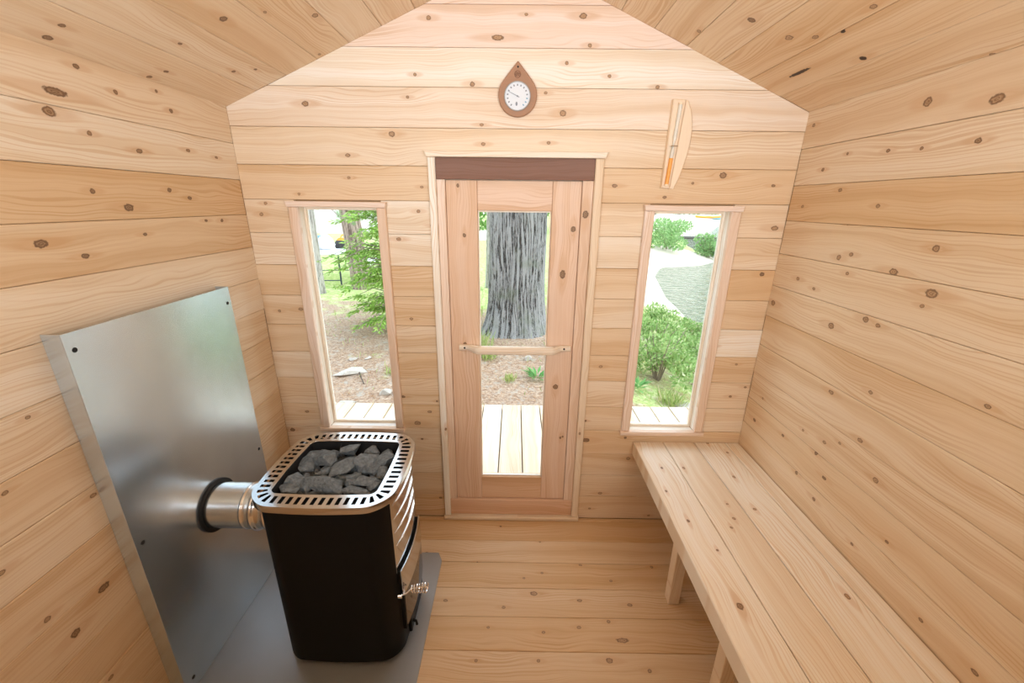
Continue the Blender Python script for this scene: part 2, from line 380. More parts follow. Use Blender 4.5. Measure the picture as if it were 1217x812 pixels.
# ---- windows
def window(name, label, a, b, oa, ob):
    w = setting(name, label, 'window')
    cz0, cz1 = .527, 1.606
    piece('side_casing', rect(WZ0, WZ1, -a+.0, -oa), proud(F_BV, .018), .018, w, .30, 'B', vert, pink=1, c=.003)
    piece('side_casing', rect(WZ0, WZ1, -ob, -b), proud(F_BV, .018), .018, w, .34, 'B', vert, pink=1, c=.003)
    hd = [(oa-.002, WZ1+.0006), (ob+.002, WZ1+.0006), (ob+.006, cz1), (oa-.006, cz1)]
    piece('head_casing', hd, proud(F_B, .026), .026, w, .30, None, None, pink=1, c=.002)
    piece('window_sill', rect(oa-.006, ob+.006, cz0, WZ0-.0006), proud(F_B, .026), .026, w, .38, None, None, pink=1, c=.003)
    for xx, nm in ((a, 1), (b, -1)):                        # jambs line the opening
        Mj = frame((xx, 0, 0), (0, 0, 1), (0, nm, 0), (nm, 0, 0)) if nm == 1 else frame((xx, .0, 0), (0, 0, 1), (0, -1, 0), (-1, 0, 0))
        poly = rect(WZ0, WZ1, .0, .075) if nm == 1 else rect(WZ0, WZ1, -.075, 0)
        Mj = frame((xx, 0, 0), (0, 0, 1), (0, 1, 0), (-1, 0, 0)) if nm == -1 else frame((xx, 0, 0), (0, 0, 1), (0, -1, 0), (1, 0, 0))
        poly = rect(WZ0, WZ1, .0002, .075) if nm == -1 else rect(WZ0, WZ1, -.075, -.0002)
        piece('jamb', poly, Mj, .0155, w, .05, None, None, c=.001).color = (*lin((.965, .95, .92)), 1)
    piece('jamb', rect(a+.0005, b-.0005, .0002, .075), frame((0, 0, WZ0), (1, 0, 0), (0, 1, 0), (0, 0, 1)), .0155, w, .05, c=.001).color = (*lin((.965, .95, .92)), 1)
    piece('jamb', rect(a+.0005, b-.0005, -.075, -.0002), frame((0, 0, WZ1), (1, 0, 0), (0, -1, 0), (0, 0, -1)), .0155, w, .05, c=.001).color = (*lin((.965, .95, .92)), 1)
    s = .011
    for (x0, x1) in ((a, a+s), (b-s, b)):
        piece('glazing_stop', rect(WZ0+.0005, WZ1-.0005, -x1, -x0), proud(F_BV, -.034), .012, w, .15, c=.001)
    for (z0, z1) in ((WZ0, WZ0+s), (WZ1-s, WZ1)):
        piece('glazing_stop', rect(a+s, b-s, z0, z1), proud(F_B, -.034), .012, w, .15, c=.001)
    MB().box((a+.001, .047, WZ0+.001), (b-.001, .051, WZ1-.001)).build('pane', GLASS, w)
    return w
window('window_1', 'narrow tall window left of the door, looking onto the trees', LW[0], LW[1], -.946, -.541)
window('window_2', 'narrow tall window right of the door, looking onto the lake shore', RW[0], RW[1], .536, .934)
# ---- door trim and door
tr = setting('trim_1', 'cedar door frame with a reddish header board', 'door frame')
for (x0, x1, t) in ((-.355, -.3255, -.15), (.3185, .352, .40)):
    piece('side_casing', rect(.0225, 1.7785, -x1, -x0), proud(F_BV, .02), .02, tr, t, 'B', vert, c=.003)
piece('head_casing', [(-.357, 1.779), (.354, 1.779), (.362, 1.801), (-.365, 1.801)], proud(F_B, .034), .034, tr, .16, c=.002)
hb = piece('header_board', rect(-.325, .318, 1.6975, 1.7785), proud(F_B, .010), .010, tr, .5, None, c=.001)
hb.color = (*lin((.52, .385, .325)), 1)
for (x0, x1) in ((-.325, -.2905), (.2735, .318)):
    piece('jamb', rect(.119, 1.697, -x1, -x0), proud(F_BV, .005), .08, tr, .36, 'B', vert, pink=1, c=.002)
piece('sill_board', rect(-.325, .318, .0225, .1185), proud(F_B, .008), .08, tr, .95, 'B', ident, pink=1.5, c=.003)
piece('threshold', rect(-.36, .356, .0003, .022), proud(F_B, .03), .028, tr, .35, None, c=.004)
dr = setting('door_1', 'glazed cedar door with a wooden bar handle', 'door')
XL0, XL1, XR0, XR1 = -.289, -.160, .153, .272
DM = proud(F_BV, -.004); DH = proud(F_B, -.006)
piece('light_leak_stop', rect(-.325, .318, 1.668, 1.706), proud(F_B, -.0455), .028, tr, .4, None)  # hidden strip added to block daylight leaking through the gap above the door
piece('stile', rect(.121, 1.695, -XL1, -XL0), DM, .04, dr, .75, 'B', vert, pink=1.2, c=.002)
piece('stile', rect(.121, 1.695, -XR1, -XR0), DM, .04, dr, .60, 'B', vert, pink=1.2, c=.002)
piece('rail', rect(XL1+.0006, XR0-.0006, 1.577, 1.695), DH, .036, dr, .55, 'B', ident, pink=1.2, c=.002)
piece('rail', rect(XL1+.0006, XR0-.0006, .121, .252), DH, .036, dr, .9, 'B', ident, pink=1, c=.002)
s = .006
for (x0, x1) in ((XL1+.0006, XL1+s), (XR0-s, XR0-.0006)): piece('glazing_stop', rect(.2525, 1.5765, -x1, -x0), proud(F_BV, -.016), .012, dr, 0, c=.001)
for (z0, z1) in ((.2525, .2525+s), (1.5765-s, 1.5765)): piece('glazing_stop', rect(XL1+s, XR0-s, z0, z1), proud(F_B, -.016), .012, dr, 0, c=.001)
MB().box((XL1+.001, .028, .253), (XR0-.001, .032, 1.576)).build('pane', GLASS, dr)
# bent bar handle: outline in (x, y) raised through z
hx0, hx1 = -.252, .262
out_ = []; inn_ = []
def bow(x):
    e = min(x-hx0, hx1-x); t = max(0, min(1, (e-.035)/.055)); return t*t*(3-2*t)
xs = [hx0+(hx1-hx0)*i/48 for i in range(49)]
hm = MB(); nb = len(xs); hz = .972
rings = []
for x in xs:
    k = bow(x); yb = .0035-.034*k; yf = -.016-.042*k; h = .0125+.005*k
    b = len(hm.v); c_ = .003
    for (yy, zz) in ((yb, -h+c_), (yb, h-c_), (yb-c_, h), (yf+c_, h), (yf, h-c_), (yf, -h+c_), (yf+c_, -h), (yb-c_, -h)):
        hm.v.append((x-hx0, yy*-1, zz))
    if b: hm.f += [(b-8+i, b-8+(i+1) % 8, b+(i+1) % 8, b+i) for i in range(8)]
hm.f += [tuple(range(8)), tuple(reversed(range(len(hm.v)-8, len(hm.v))))]
# local axes: x along the bar, y up the bar, z out of the door
hm.v = [(v[0], v[2], v[1]) for v in hm.v]
hd = hm.build('door_handle', WOOD, dr, F_B @ Matrix.Translation((hx0, hz, 0)), True, 50); hd.color = tone(.18)
for x in (hx0+.025, hx1-.03):
    MB().lathe([(.0048, .0), (.0048, .0012), (.002, .0016)], F_B @ Matrix.Translation((x, hz, .0158)), 10).build('screw_hole', DARK, hd)
# ---- long bench on the right
BT = .482
bench = empty('bench', (.87, -1.3, 0), 'long cedar plank bench along the right wall, below the right window', 'bench')
for (x0, x1, th, t) in ((.604, .7505, .068, .12), (.7535, .9055, .038, .16), (.9085, 1.0605, .038, .08), (1.0635, 1.130, .038, .08)):
    piece('seat_plank', rect(REAR+.006, -.006, -x1, -x0), proud(F_Y, BT), th, bench, t, 'S', vert, c=.003, jit=.0)
for y in (-.478, -.88, -1.55, -2.2):
    piece('leg', rect(.001, BT-.0385, -.7965, -.7515), frame((0, y-.0225, 0), (0, 0, 1), (-1, 0, 0), (0, -1, 0)), .045, bench, .45, c=.002) if False else \
    piece('leg', rect(.001, BT-.069, -.714, -.669), frame((0, y-.0225, 0), (0, 0, 1), (-1, 0, 0), (0, -1, 0)), .045, bench, .45, c=.002)
    piece('cross_bearer', rect(.7145, 1.130, BT-.108, BT-.0385), frame((0, y-.0225, 0), (1, 0, 0), (0, 0, 1), (0, -1, 0)), .04, bench, .5, c=.002)
# ---- steel heat shield and floor plate
sy0, sy1, sz1, sxf = -.876, -.271, 1.297, -1.084
shield = empty('heat_shield', (-1.11, (sy0+sy1)/2, .007), 'grey sheet steel heat shield standing against the left wall behind the stove', 'heat shield')
th = .0016
MB().box((sxf-th, sy0, .0075), (sxf, sy1, sz1), .0005).build('sheet', SHEET, shield)
for y0, y1 in ((sy0, sy0+th), (sy1-th, sy1)):
    MB().box((-W2+.0015, y0, .0075), (sxf-th-.0002, y1, sz1), .0003).build('flange', SHEET, shield)
for (y, z) in ((-.855, 1.252), (-.292, 1.238), (-.292, .60), (-.853, .649), (-.842, .055)):
    MB().lathe([(.0065, 0), (.0065, .0006)], frame((sxf, y, z), (0, 1, 0), (0, 0, 1), (1, 0, 0)), 12).build('screw_hole', DARK, shield)
hp = MB(); px0, px1, py0, py1, ch = -W2+.002, -.327, -1.14, -.251, .028
hp.prism([(px0, py0), (px1-ch, py0), (px1, py0+ch), (px1, py1-ch*1.6), (px1-ch*.8, py1), (px0, py1)], .005, .0012)
tag(hp.build('floor_plate', PLATE, None, Matrix.Translation((0, 0, .006))), 'flat grey steel floor plate under the black stove', 'floor plate')
# ---- stove
def rrect(x0, x1, y0, y1, r, n=8, bow_=0.0, side=0):
    """rounded rectangle as a list of (x, y, nx, ny), counter-clockwise, with a gentle outward bow"""
    P = []
    def corner(cx, cy, a0):
        for i in range(n+1):
            a = a0+PI/2*i/n; P.append((cx+r*math.cos(a), cy+r*math.sin(a)))
    def edge(p, q, m):
        for i in range(1, m): P.append((p[0]+(q[0]-p[0])*i/m, p[1]+(q[1]-p[1])*i/m))
    M_ = 14
    corner(x1-r, y1-r, 0); edge((x1-r, y1), (x0+r, y1), M_); corner(x0+r, y1-r, PI/2); edge((x0, y1-r), (x0, y0+r), M_)
    corner(x0+r, y0+r, PI); edge((x0+r, y0), (x1-r, y0), M_); corner(x1-r, y0+r, 1.5*PI); edge((x1, y0+r), (x1, y1-r), M_)
    cx, cy = (x0+x1)/2, (y0+y1)/2; out = []
    for x, y in P:
        fx = 1-((x-cx)/(x1-cx))**2; fy = 1-((y-cy)/(y1-cy))**2
        ax, ay = abs((x-cx)/(x1-cx)), abs((y-cy)/(y1-cy))
        out.append((x+bow_*max(fy, 0)*(1 if x > cx else -1)*(ax**6), y+bow_*max(fx, 0)*(1 if y > cy else -1)*(ay**6)))
    return out
ST = (-.822, -.385, -.773, -.372); ZT = .726
stove = empty('sauna_stove', ((ST[0]+ST[1])/2, (ST[2]+ST[3])/2, .006), 'black wood-burning sauna stove with a steel rim standing on the floor plate', 'stove')
def loft(mb, loops, cap0=False, cap1=False, closed=True):
    b = len(mb.v); n = len(loops[0][0])
    for pts, z in loops: mb.v += [(p[0], p[1], z) for p in pts]
    for i in range(len(loops)-1):
        for k in range(n):
            j = (k+1) % n; mb.f.append((b+i*n+k, b+i*n+j, b+(i+1)*n+j, b+(i+1)*n+k))
    if cap0: mb.f.append(tuple(b+k for k in reversed(range(n))))
    if cap1: mb.f.append(tuple(b+(len(loops)-1)*n+k for k in range(n)))
    return mb
e0 = .012
bl = lambda e, r: rrect(ST[0]+e, ST[1]-e, ST[2]+e, ST[3]-e, r, 8, .012)
loft(MB(), [(bl(.016, .058), .030), (bl(.012, .062), .034), (bl(.012, .062), .708)], True, False).build('casing', BLACK, stove, None, True, 30)
for (x, y) in ((-.76, -.70), (-.45, -.70), (-.76, -.44), (-.45, -.44)):
    MB().lathe([(.02, .0065), (.02, .0298)], Matrix.Translation((x, y, 0)), 14).build('foot', BLACK, stove)
# slotted steel rim
def rim_loops(fr):
    a = rrect(ST[0]-.004, ST[1]+.004, ST[2]-.004, ST[3]+.004, .075, 12, .016)
    b = rrect(ST[0]+.052, ST[1]-.052, ST[2]+.052, ST[3]-.052, .019, 12, .006)
    return [(p[0]+(q[0]-p[0])*fr, p[1]+(q[1]-p[1])*fr) for p, q in zip(a, b)]
def resample(loop, n):
    P = [Vector(p) for p in loop]; P.append(P[0]); L = [0]
    for i in range(len(P)-1): L.append(L[-1]+(P[i+1]-P[i]).length)
    return L, P
# sample both loops by the mid-rim arc length so slots are even
mid = rim_loops(.5); Lm, Pm = resample(mid, 0)
def at(loop, s):
    s %= Lm[-1]
    i = max(k for k in range(len(Lm)-1) if Lm[k] <= s); t = (s-Lm[i])/(Lm[i+1]-Lm[i]) if Lm[i+1] > Lm[i] else 0
    P = [Vector(p) for p in loop]; P.append(P[0]); return P[i].lerp(P[i+1], t)
NS = 56; LR = {f: rim_loops(f) for f in (0, .035, .27, .77, .97, 1)}
rim = MB(); zs = {0: ZT-.008, .035: ZT, .27: ZT, .77: ZT, .97: ZT, 1: ZT-.004}
keys = [0, .035, .27, .77, .97, 1]; cols = []
for k in range(NS*4):
    s = Lm[-1]*(k+.5*0)/(NS*4); cols.append(len(rim.v))
    for f in keys:
        p = at(LR[f], s); rim.v.append((p.x, p.y, zs[f]))
    for f in (.27, .77):
        p = at(LR[f], s); rim.v.append((p.x, p.y, ZT-.010))
    p = at(LR[0], s); rim.v.append((p.x, p.y, ZT-.022))
    p = at(LR[1], s); rim.v.append((p.x, p.y, ZT-.03))
NC = len(cols)
for k in range(NC):
    a, b = cols[k], cols[(k+1) % NC]; slot = (k % 4) in (1, 2)
    for i in range(5):
        if slot and i == 2:
            rim.f += [(a+2, b+2, b+6, a+6), (a+3, a+7, b+7, b+3)]; continue
        rim.f.append((a+i, a+i+1, b+i+1, b+i))
    rim.f.append((a, b, b+8, a+8)); rim.f.append((a+5, a+9, b+9, b+5))
    if slot and (k % 4) == 1: rim.f.append((a+2, a+6, a+7, a+3))
    if slot and (k % 4) == 2: rim.f.append((b+2, b+3, b+7, b+6))
rim.build('slotted_rim', POLISH, stove, None, True, 40)
il = lambda e: rrect(ST[0]+.052+e, ST[1]-.052-e, ST[2]+.052+e, ST[3]-.052-e, .019, 8, .006)
# stone basket: inner wall and the dark tray seen through the slots
lin_ = MB(); loft(lin_, [(bl(.014, .06), .7085), (bl(.014, .06), .712), (il(-.006), .712), (il(-.006), .7085)], False, False)
lin_.build('slot_backing', SOOT, stove, None, True, 30)
bk = MB(); loft(bk, [(il(0.001), .7245), (il(.006), .60)], False, True); bk.build('stone_basket', SOOT, stove, None, True, 30)
# polished front with louvres, facing the room
fr_y0, fr_y1 = -.715, -.43
def fx(y):
    t = (y-(fr_y0+fr_y1)/2)/((fr_y1-fr_y0)/2); return ST[1]-.008+.014*(1-t*t)
fp = MB(); nY = 16; zz = [.39, .55, .703]
for z in zz:
    for i in range(nY+1):
        y = fr_y0+(fr_y1-fr_y0)*i/nY; fp.v.append((fx(y), y, z))
for z in zz:
    for i in range(nY+1):
        y = fr_y0+(fr_y1-fr_y0)*i/nY; fp.v.append((ST[1]-.016, y, z))
n1 = nY+1
for r_ in range(2):
    for i in range(nY): fp.f.append((r_*n1+i, r_*n1+i+1, (r_+1)*n1+i+1, (r_+1)*n1+i))
for r_ in range(2):
    for e in (0, nY): fp.f.append((r_*n1+e, (r_+1)*n1+e, 3*n1+(r_+1)*n1+e, 3*n1+r_*n1+e))
for i in range(nY): fp.f += [(i, i+1, 3*n1+i+1, 3*n1+i), (2*n1+i, 2*n1+i+1, 5*n1+i+1, 5*n1+i)]
fp.build('front_panel', POLISH, stove, None, True, 40)
for z in (.662, .606, .55, .494):
    lv = MB(); ys = [fr_y0+.012+(fr_y1-fr_y0-.024)*i/16 for i in range(17)]
    for i, y in enumerate(ys):
        e = min(1, min(i, 16-i)/3); b = len(lv.v)
        for (dx, dz) in ((-.003, -.004), (.003*e, -.003), (.0045*e, 0), (.001, .003), (-.003, .004)): lv.v.append((fx(y)+dx, y, z+dz))
        if i: lv.f += [(b-5+k, b-5+(k+1) % 5, b+(k+1) % 5, b+k) for k in range(5)]
    lv.f += [tuple(range(5)), tuple(reversed(range(len(lv.v)-5, len(lv.v))))]
    lv.build('louvre', PIPE, stove, None, True, 40)
def bowed(y0, y1, z0, z1, d0, d1, tilt=0.0):
    m_ = MB()
    for i in range(13):
        y = y0+(y1-y0)*i/12; k = len(m_.v)
        m_.v += [(fx(y)+d0, y, z0), (fx(y)+d1, y, z0), (fx(y)+d1-tilt, y, z1), (fx(y)+d0-tilt, y, z1)]
        if i: m_.f += [(k-4+q, k-4+(q+1) % 4, k+(q+1) % 4, k+q) for q in range(4)]
    m_.f += [(0, 1, 2, 3), tuple(reversed(range(len(m_.v)-4, len(m_.v))))]
    return m_
door = bowed(-.708, -.440, .118, .388, -.012, .0115).build('stove_door', BLACK, stove, None, True, 40)
bowed(-.702, -.446, .13, .284, .0117, .0132).build('door_glass', DGLASS, door, None, True, 40)
bowed(-.711, -.437, .286, .394, .0118, .0150, .003).build('door_cover', POLISH, door, None, True, 40)
dh = MB(); hy, hzz, hx = -.685, .285, ST[1]+.006
dh.tube([(hx-.010, hy-.035, hzz+.008), (hx+.006, hy-.02, hzz), (hx+.022, hy, hzz), (hx+.075, hy+.01, hzz)], .003, 8)
coil = []
for i in range(150):
    t = i/149; a = t*6*2*PI; rr = .011+.006*t
    coil.append((hx+.020+.056*t, hy+.008*t+rr*math.cos(a), hzz+rr*math.sin(a)))
dh.tube(coil, .0028, 6)
dh.lathe([(.009, -.006), (.009, .006)], frame((hx-.010, hy-.035, hzz+.008), (0, 1, 0), (0, 0, 1), (1, 0, 0)), 12)
dh.build('coil_handle', CHROME, door, None, True, 40)
ad = MB().box((ST[1]-.02, -.66, .035), (ST[1]+.008, -.47, .108), .003).build('ash_drawer', BLACK, stove)
MB().tube([(ST[1]+.004, -.64, .075), (ST[1]+.020, -.64, .068), (ST[1]+.022, -.64, .050)], .005, 8).build('drawer_pull', BLACK, ad, None, True)
# flue pipe into the wall shield
FX = frame((0, -.568, .545), (0, 1, 0), (0, 0, 1), (1, 0, 0))
flue = empty('flue_pipe', (-.95, -.568, .545), 'short shiny steel flue pipe running from the stove into the shield', 'pipe')
pr = .080; prof = [(pr-.002, -1.0825), (pr, -1.0815), (pr, -.962)]
def ridge(c, h, w): return [(pr+h*(.5-.5*math.cos(2*PI*i/10)), c-w/2+w*i/10) for i in range(11)]
prof += ridge(-.950, .003, .014)+ridge(-.914, .008, .026)+ridge(-.866, .009, .032)+[(pr, -.8245), (pr-.004, -.8235)]
MB().lathe(prof, FX, 48).build('pipe', PIPE, flue, None, True, 50)
MB().lathe([(.0815, -1.0832), (.0815, -1.0765), (.0945, -1.0765), (.0945, -1.0832)], FX, 48, True).build('collar_ring', DARK, flue, None, True, 30)
# ---- stones
def stone(loc, size, seed, rot):
    rnd = random.Random(seed); bm = bmesh.new()
    pts = []
    for i in range(13):
        v = Vector((rnd.gauss(0, 1), rnd.gauss(0, 1), rnd.gauss(0, 1))).normalized()
        pts.append(Vector((v.x*size[0], v.y*size[1], v.z*size[2]))*rnd.uniform(.82, 1.15))
    vv = [bm.verts.new(p) for p in pts]; r_ = bmesh.ops.convex_hull(bm, input=vv)
    loose = [v for v in bm.verts if not v.link_faces]; bmesh.ops.delete(bm, geom=loose, context='VERTS')
    bmesh.ops.bevel(bm, geom=list(bm.edges), offset=min(size)*.045, segments=1, affect='EDGES', profile=.5)
    bmesh.ops.triangulate(bm, faces=bm.faces); bmesh.ops.subdivide_edges(bm, edges=bm.edges, cuts=1, use_grid_fill=True)
    for v in bm.verts:
        n_ = noise.noise(v.co*55+Vector((seed*3.1, 0, 0)))+.5*noise.noise(v.co*130+Vector((seed*1.3, 9, 0))); v.co += v.co.normalized()*n_*.0014
    me = bpy.data.meshes.new('sauna_stone'); bm.to_mesh(me); bm.free(); me.materials.append(ROCK)
    o = bpy.data.objects.new('sauna_stone', me)
    return put(o, Matrix.Translation(loc) @ rot.to_matrix().to_4x4())
from mathutils import Euler
STN = [(-0.626,-0.452,0.722,0.043,0.024,0.016,0.022,-0.052,0.15),(-0.696,-0.515,0.722,0.052,0.037,0.024,0.063,-0.174,-0.2),(-0.6,-0.562,0.722,0.056,0.033,0.022,0.169,-0.096,0.75),(-0.528,-0.533,0.722,0.043,0.036,0.023,0.248,-0.012,0.5),(-0.47,-0.502,0.712,0.035,0.034,0.022,-0.012,0.056,-0.5),(-0.744,-0.524,0.712,0.03,0.035,0.023,0.067,0.147,-0.28),(-0.742,-0.625,0.712,0.033,0.034,0.022,0.121,0.069,0.019),(-0.704,-0.652,0.712,0.032,0.037,0.024,0.129,0.036,1.3),(-0.742,-0.674,0.712,0.032,0.024,0.016,-0.234,0.146,-0.159),(-0.614,-0.672,0.722,0.057,0.03,0.019,0.109,0.152,-0.25),(-0.484,-0.632,0.722,0.051,0.021,0.016,0.211,-0.042,0.171),(-0.511,-0.681,0.712,0.046,0.018,0.016,-0.028,0.174,-0.2),(-0.673,-0.568,0.703,0.031,0.023,0.016,-0.201,-0.146,0.303),(-0.486,-0.557,0.703,0.032,0.022,0.016,0.233,-0.026,-0.226),(-0.679,-0.46,0.703,0.032,0.021,0.016,-0.099,0.003,0.101),(-0.742,-0.471,0.712,0.033,0.019,0.016,-0.075,0.034,-0.091),(-0.537,-0.448,0.712,0.027,0.023,0.016,0.202,0.073,0.067),(-0.455,-0.585,0.712,0.019,0.026,0.017,0.178,0.196,0.343),(-0.459,-0.656,0.712,0.024,0.019,0.016,-0.168,0.144,0.137),(-0.55,-0.621,0.703,0.025,0.026,0.017,0.202,0.028,0.372),(-0.753,-0.547,0.703,0.018,0.018,0.016,-0.144,0.133,0.171),(-0.572,-0.596,0.703,0.034,0.02,0.016,-0.108,-0.175,0.059)]
SLAB = ['topmost pale flat grey stone at the back centre of the stove heap', 'large rough grey stone left of centre in the stove heap', 'long tilted block stone in the very middle of the stove heap',
 'squarish brown-grey stone right of the middle block in the stove heap', 'pale grey stone near the back right corner of the stove basket', 'small upright stone at the left edge of the stove basket',
 'grey stone in the front left part of the heap, behind its corner', 'upright narrow stone in the front row, second from left', 'front left corner stone of the stove heap',
 'broad pale-edged stone at the front centre of the stove heap', 'flat slab stone lying front right of the middle block', 'dark wedge stone at the front right edge of the stove basket',
 'small dark stone wedged under the large left stone', 'dark shadowed stone between the slab and the right corner stone', 'dark stone at the back, behind the middle block', 'dark grey stone at the back left corner of the basket',
 'dark pointed stone at the back right of the heap', 'stone tucked against the right side of the stove basket', 'small stone at the front right corner below the slab', 'dark stone in the gap before the middle block',
 'tiny stone by the left rim of the stove basket', 'dark lower stone right of the front centre stone']
for i, (x, y, z, sx_, sy_, sz_, ax, ay, az) in enumerate(STN):
    o = stone((x, y, z-.012), (sx_*1.24, sy_*1.28, sz_*1.35), 31+i, Euler((ax, ay, az)))
    tag(o, SLAB[i], 'stone', 'sauna stones heaped on the stove')
rs = random.Random(5); nfill = 0
for gx in range(5):
    for gy in range(4):
        x = ST[0]+.095+gx*.0615+rs.uniform(-.006, .006); y = ST[2]+.095+gy*.073+rs.uniform(-.006, .006)
        o = stone((x, y, .676+rs.uniform(-.006, .004)), (.036, .036, .028), 200+nfill, Euler((rs.uniform(-.3, .3), rs.uniform(-.3, .3), rs.uniform(0, 6)))); nfill += 1
        tag(o, 'dark grey stone half hidden in the lower layer of the stove heap', 'stone', 'lower layer of sauna stones')
# ---- thermometer on the gable
TW = plain('brown_stained_wood', lin((.67, .52, .42)), .5, 0, .10, 14, .4, 0, (1, 12, 12))
TWD = plain('burnt_mark', lin((.45, .29, .20)), .6)
WHITE = plain('white_dial', (.78, .86, .96), .4)
INK = plain('grey_ink', (.25, .29, .36), .5); BLUE = plain('blue_ink', (.20, .42, .62), .5)
FT = F_B @ Matrix.Translation((.0025, 1.998, .0))
thermo = empty('thermometer', (.0025, 0, 1.998), 'teardrop-shaped brown wooden thermometer hanging above the door', 'thermometer')
rT = .074; tip = .113; n_ = 40; a0 = math.acos(rT/tip)
ol = [(rT*math.cos(PI/2+a0+(2*PI-2*a0)*i/n_), rT*math.sin(PI/2+a0+(2*PI-2*a0)*i/n_)) for i in range(n_+1)]
# slightly hollow shoulders to the tip
pA, pB = ol[-1], ol[0]
ol = ol+[(pA[0]*.66, pA[1]+(tip-pA[1])*.36), (pA[0]*.30, pA[1]+(tip-pA[1])*.71), (0, tip), (pB[0]*.30, pB[1]+(tip-pB[1])*.71), (pB[0]*.66, pB[1]+(tip-pB[1])*.36)]
MB().prism(ol, .016, .003).build('backing_plate', TW, thermo, FT @ Matrix.Translation((0, 0, .017)))
DC = FT @ Matrix.Translation((-.001, -.004, .0172))
dial = MB().lathe([(.0475, 0), (.0475, .0022)], DC, 40).build('dial', WHITE, thermo)
MB().lathe([(.0475, 0), (.0475, .005), (.0505, .005), (.0505, 0)], DC, 40, True).build('dial_ring', plain('steel_ring', (.45, .47, .5), .3, .9), thermo, None, True, 30)
for i in range(15):
    a = math.radians(232-284*i/14); r0, r1 = (.0345, .0405)
    m_ = MB(); c, s_ = math.cos(a), math.sin(a); w = .0022
    m_.add([(r0*c-w*s_, r0*s_+w*c, .0026), (r0*c+w*s_, r0*s_-w*c, .0026), (r1*c+w*s_, r1*s_-w*c, .0026), (r1*c-w*s_, r1*s_+w*c, .0026),
            (r0*c-w*s_, r0*s_+w*c, .002), (r0*c+w*s_, r0*s_-w*c, .002), (r1*c+w*s_, r1*s_-w*c, .002), (r1*c-w*s_, r1*s_+w*c, .002)],
           [(0, 1, 2, 3), (4, 7, 6, 5), (0, 4, 5, 1), (1, 5, 6, 2), (2, 6, 7, 3), (3, 7, 4, 0)])
    m_.build('tick_mark', BLUE if i > 11 else INK, dial, DC)
pt = MB(); a = math.radians(155); d_ = Vector((math.cos(a), math.sin(a), 0)); q_ = Vector((-d_.y, d_.x, 0))
p0 = d_*-.008; p1 = d_*.038
pt.add([tuple(p0+q_*.0013+Vector((0, 0, .0032))), tuple(p0-q_*.0013+Vector((0, 0, .0032))), tuple(p1-q_*.0006+Vector((0, 0, .0032))), tuple(p1+q_*.0006+Vector((0, 0, .0032))),
        tuple(p0+q_*.0013+Vector((0, 0, .0038))), tuple(p0-q_*.0013+Vector((0, 0, .0038))), tuple(p1-q_*.0006+Vector((0, 0, .0038))), tuple(p1+q_*.0006+Vector((0, 0, .0038)))],
       [(0, 3, 2, 1), (4, 5, 6, 7), (0, 1, 5, 4), (1, 2, 6, 5), (2, 3, 7, 6), (3, 0, 4, 7)])
pt.lathe([(.003, .002), (.003, .0042)], Matrix.Identity(4), 12)
pt.build('pointer', INK, dial, DC)
MB().lathe([(.0035, .002), (.0045, .0026), (.0, .0032)], DC @ Matrix.Translation((-.003, -.026, 0)) @ Matrix.Diagonal((.9, 1.6, 1, 1)), 12).build('bottom_mark', INK, dial)
MB().lathe([(.0035, .0172), (.0035, .0178)], FT @ Matrix.Translation((0, .093, 0)), 14).build('hanging_hole', DARK, thermo)
em = MB(); FE = FT @ Matrix.Translation((-.001, .069, .0172))
em.lathe([(.0125, 0), (.0125, .0008), (.0108, .0008), (.0108, 0)], FE, 24, True)
for k in range(4):
    zq = -.0055+.0037*k; hw = math.sqrt(max(.0105**2-zq**2, 0))-.0008
    em.tube([tuple(FE @ Vector((-hw+2*hw*i/6, zq+.0012*math.sin(i*2.1+k*1.7), .0004))) for i in range(7)], .0008, 5)
em.build('round_emblem', TWD, thermo, None, True)
# ---- sand timer
LW_ = plain('pale_aspen', lin((.95, .875, .78)), .5, 0, .07, 10, .4, 0, (14, 1, 14))
timer = empty('sand_timer', (.62, 0, 1.83), 'pale wooden wall sand timer with orange sand, right of the door', 'sand timer')
def tl(x, z): return (x-.62, z-1.83)
FTm = F_B @ Matrix.Translation((.62, 1.83, .0))
arc = [tl(.655, 1.985), tl(.670, 1.955), tl(.680, 1.92), tl(.6845, 1.88), tl(.684, 1.84), tl(.679, 1.80), tl(.670, 1.757), tl(.657, 1.71), tl(.641, 1.668)]
arcp = list(reversed(arc))+[]
MB().prism([tl(.6243, 1.668)]+arcp+[tl(.6465, 1.988)], .016, .003).build('backboard', LW_, timer, FTm @ Matrix.Translation((0, 0, .0165)))
MB().prism([tl(.5905, 1.672), tl(.6215, 1.670), tl(.6435, 1.988), tl(.5965, 1.990)], .022, .003).build('holder_strip', LW_, timer, FTm @ Matrix.Translation((0, 0, .0225)))
za, zb = 1.684, 1.972
ax_ = lambda z: (.6055+(z-za)/(zb-za)*.0175, -.029, z)
def seg(name, z0, z1, r, mat, prof=None):
    pts = [ax_(z0+(z1-z0)*i/12) for i in range(13)]
    return MB().tube(pts, [prof(z0+(z1-z0)*i/12) for i in range(13)] if prof else r, 14).build(name, mat, timer, None, True, 50)
waist = lambda z: .0068-.0048*math.exp(-((z-1.825)/.010)**2)
seg('glass_tube', za, zb, .0068, plain('tube_glass', (.80, .80, .74), .1, 0, .02, 9, .8), waist)
seg('orange_sand', za+.002, za+.098, .0074, plain('orange_sand_grains', (.88, .40, .08), .35, 0, .1, 60))
for z in (za-.002, zb): MB().tube([ax_(z-.003), ax_(z+.004)], .0085, 12).build('end_cap', LW_, timer, None, True, 30)
pc = MB(); c0 = Vector(ax_(1.825))
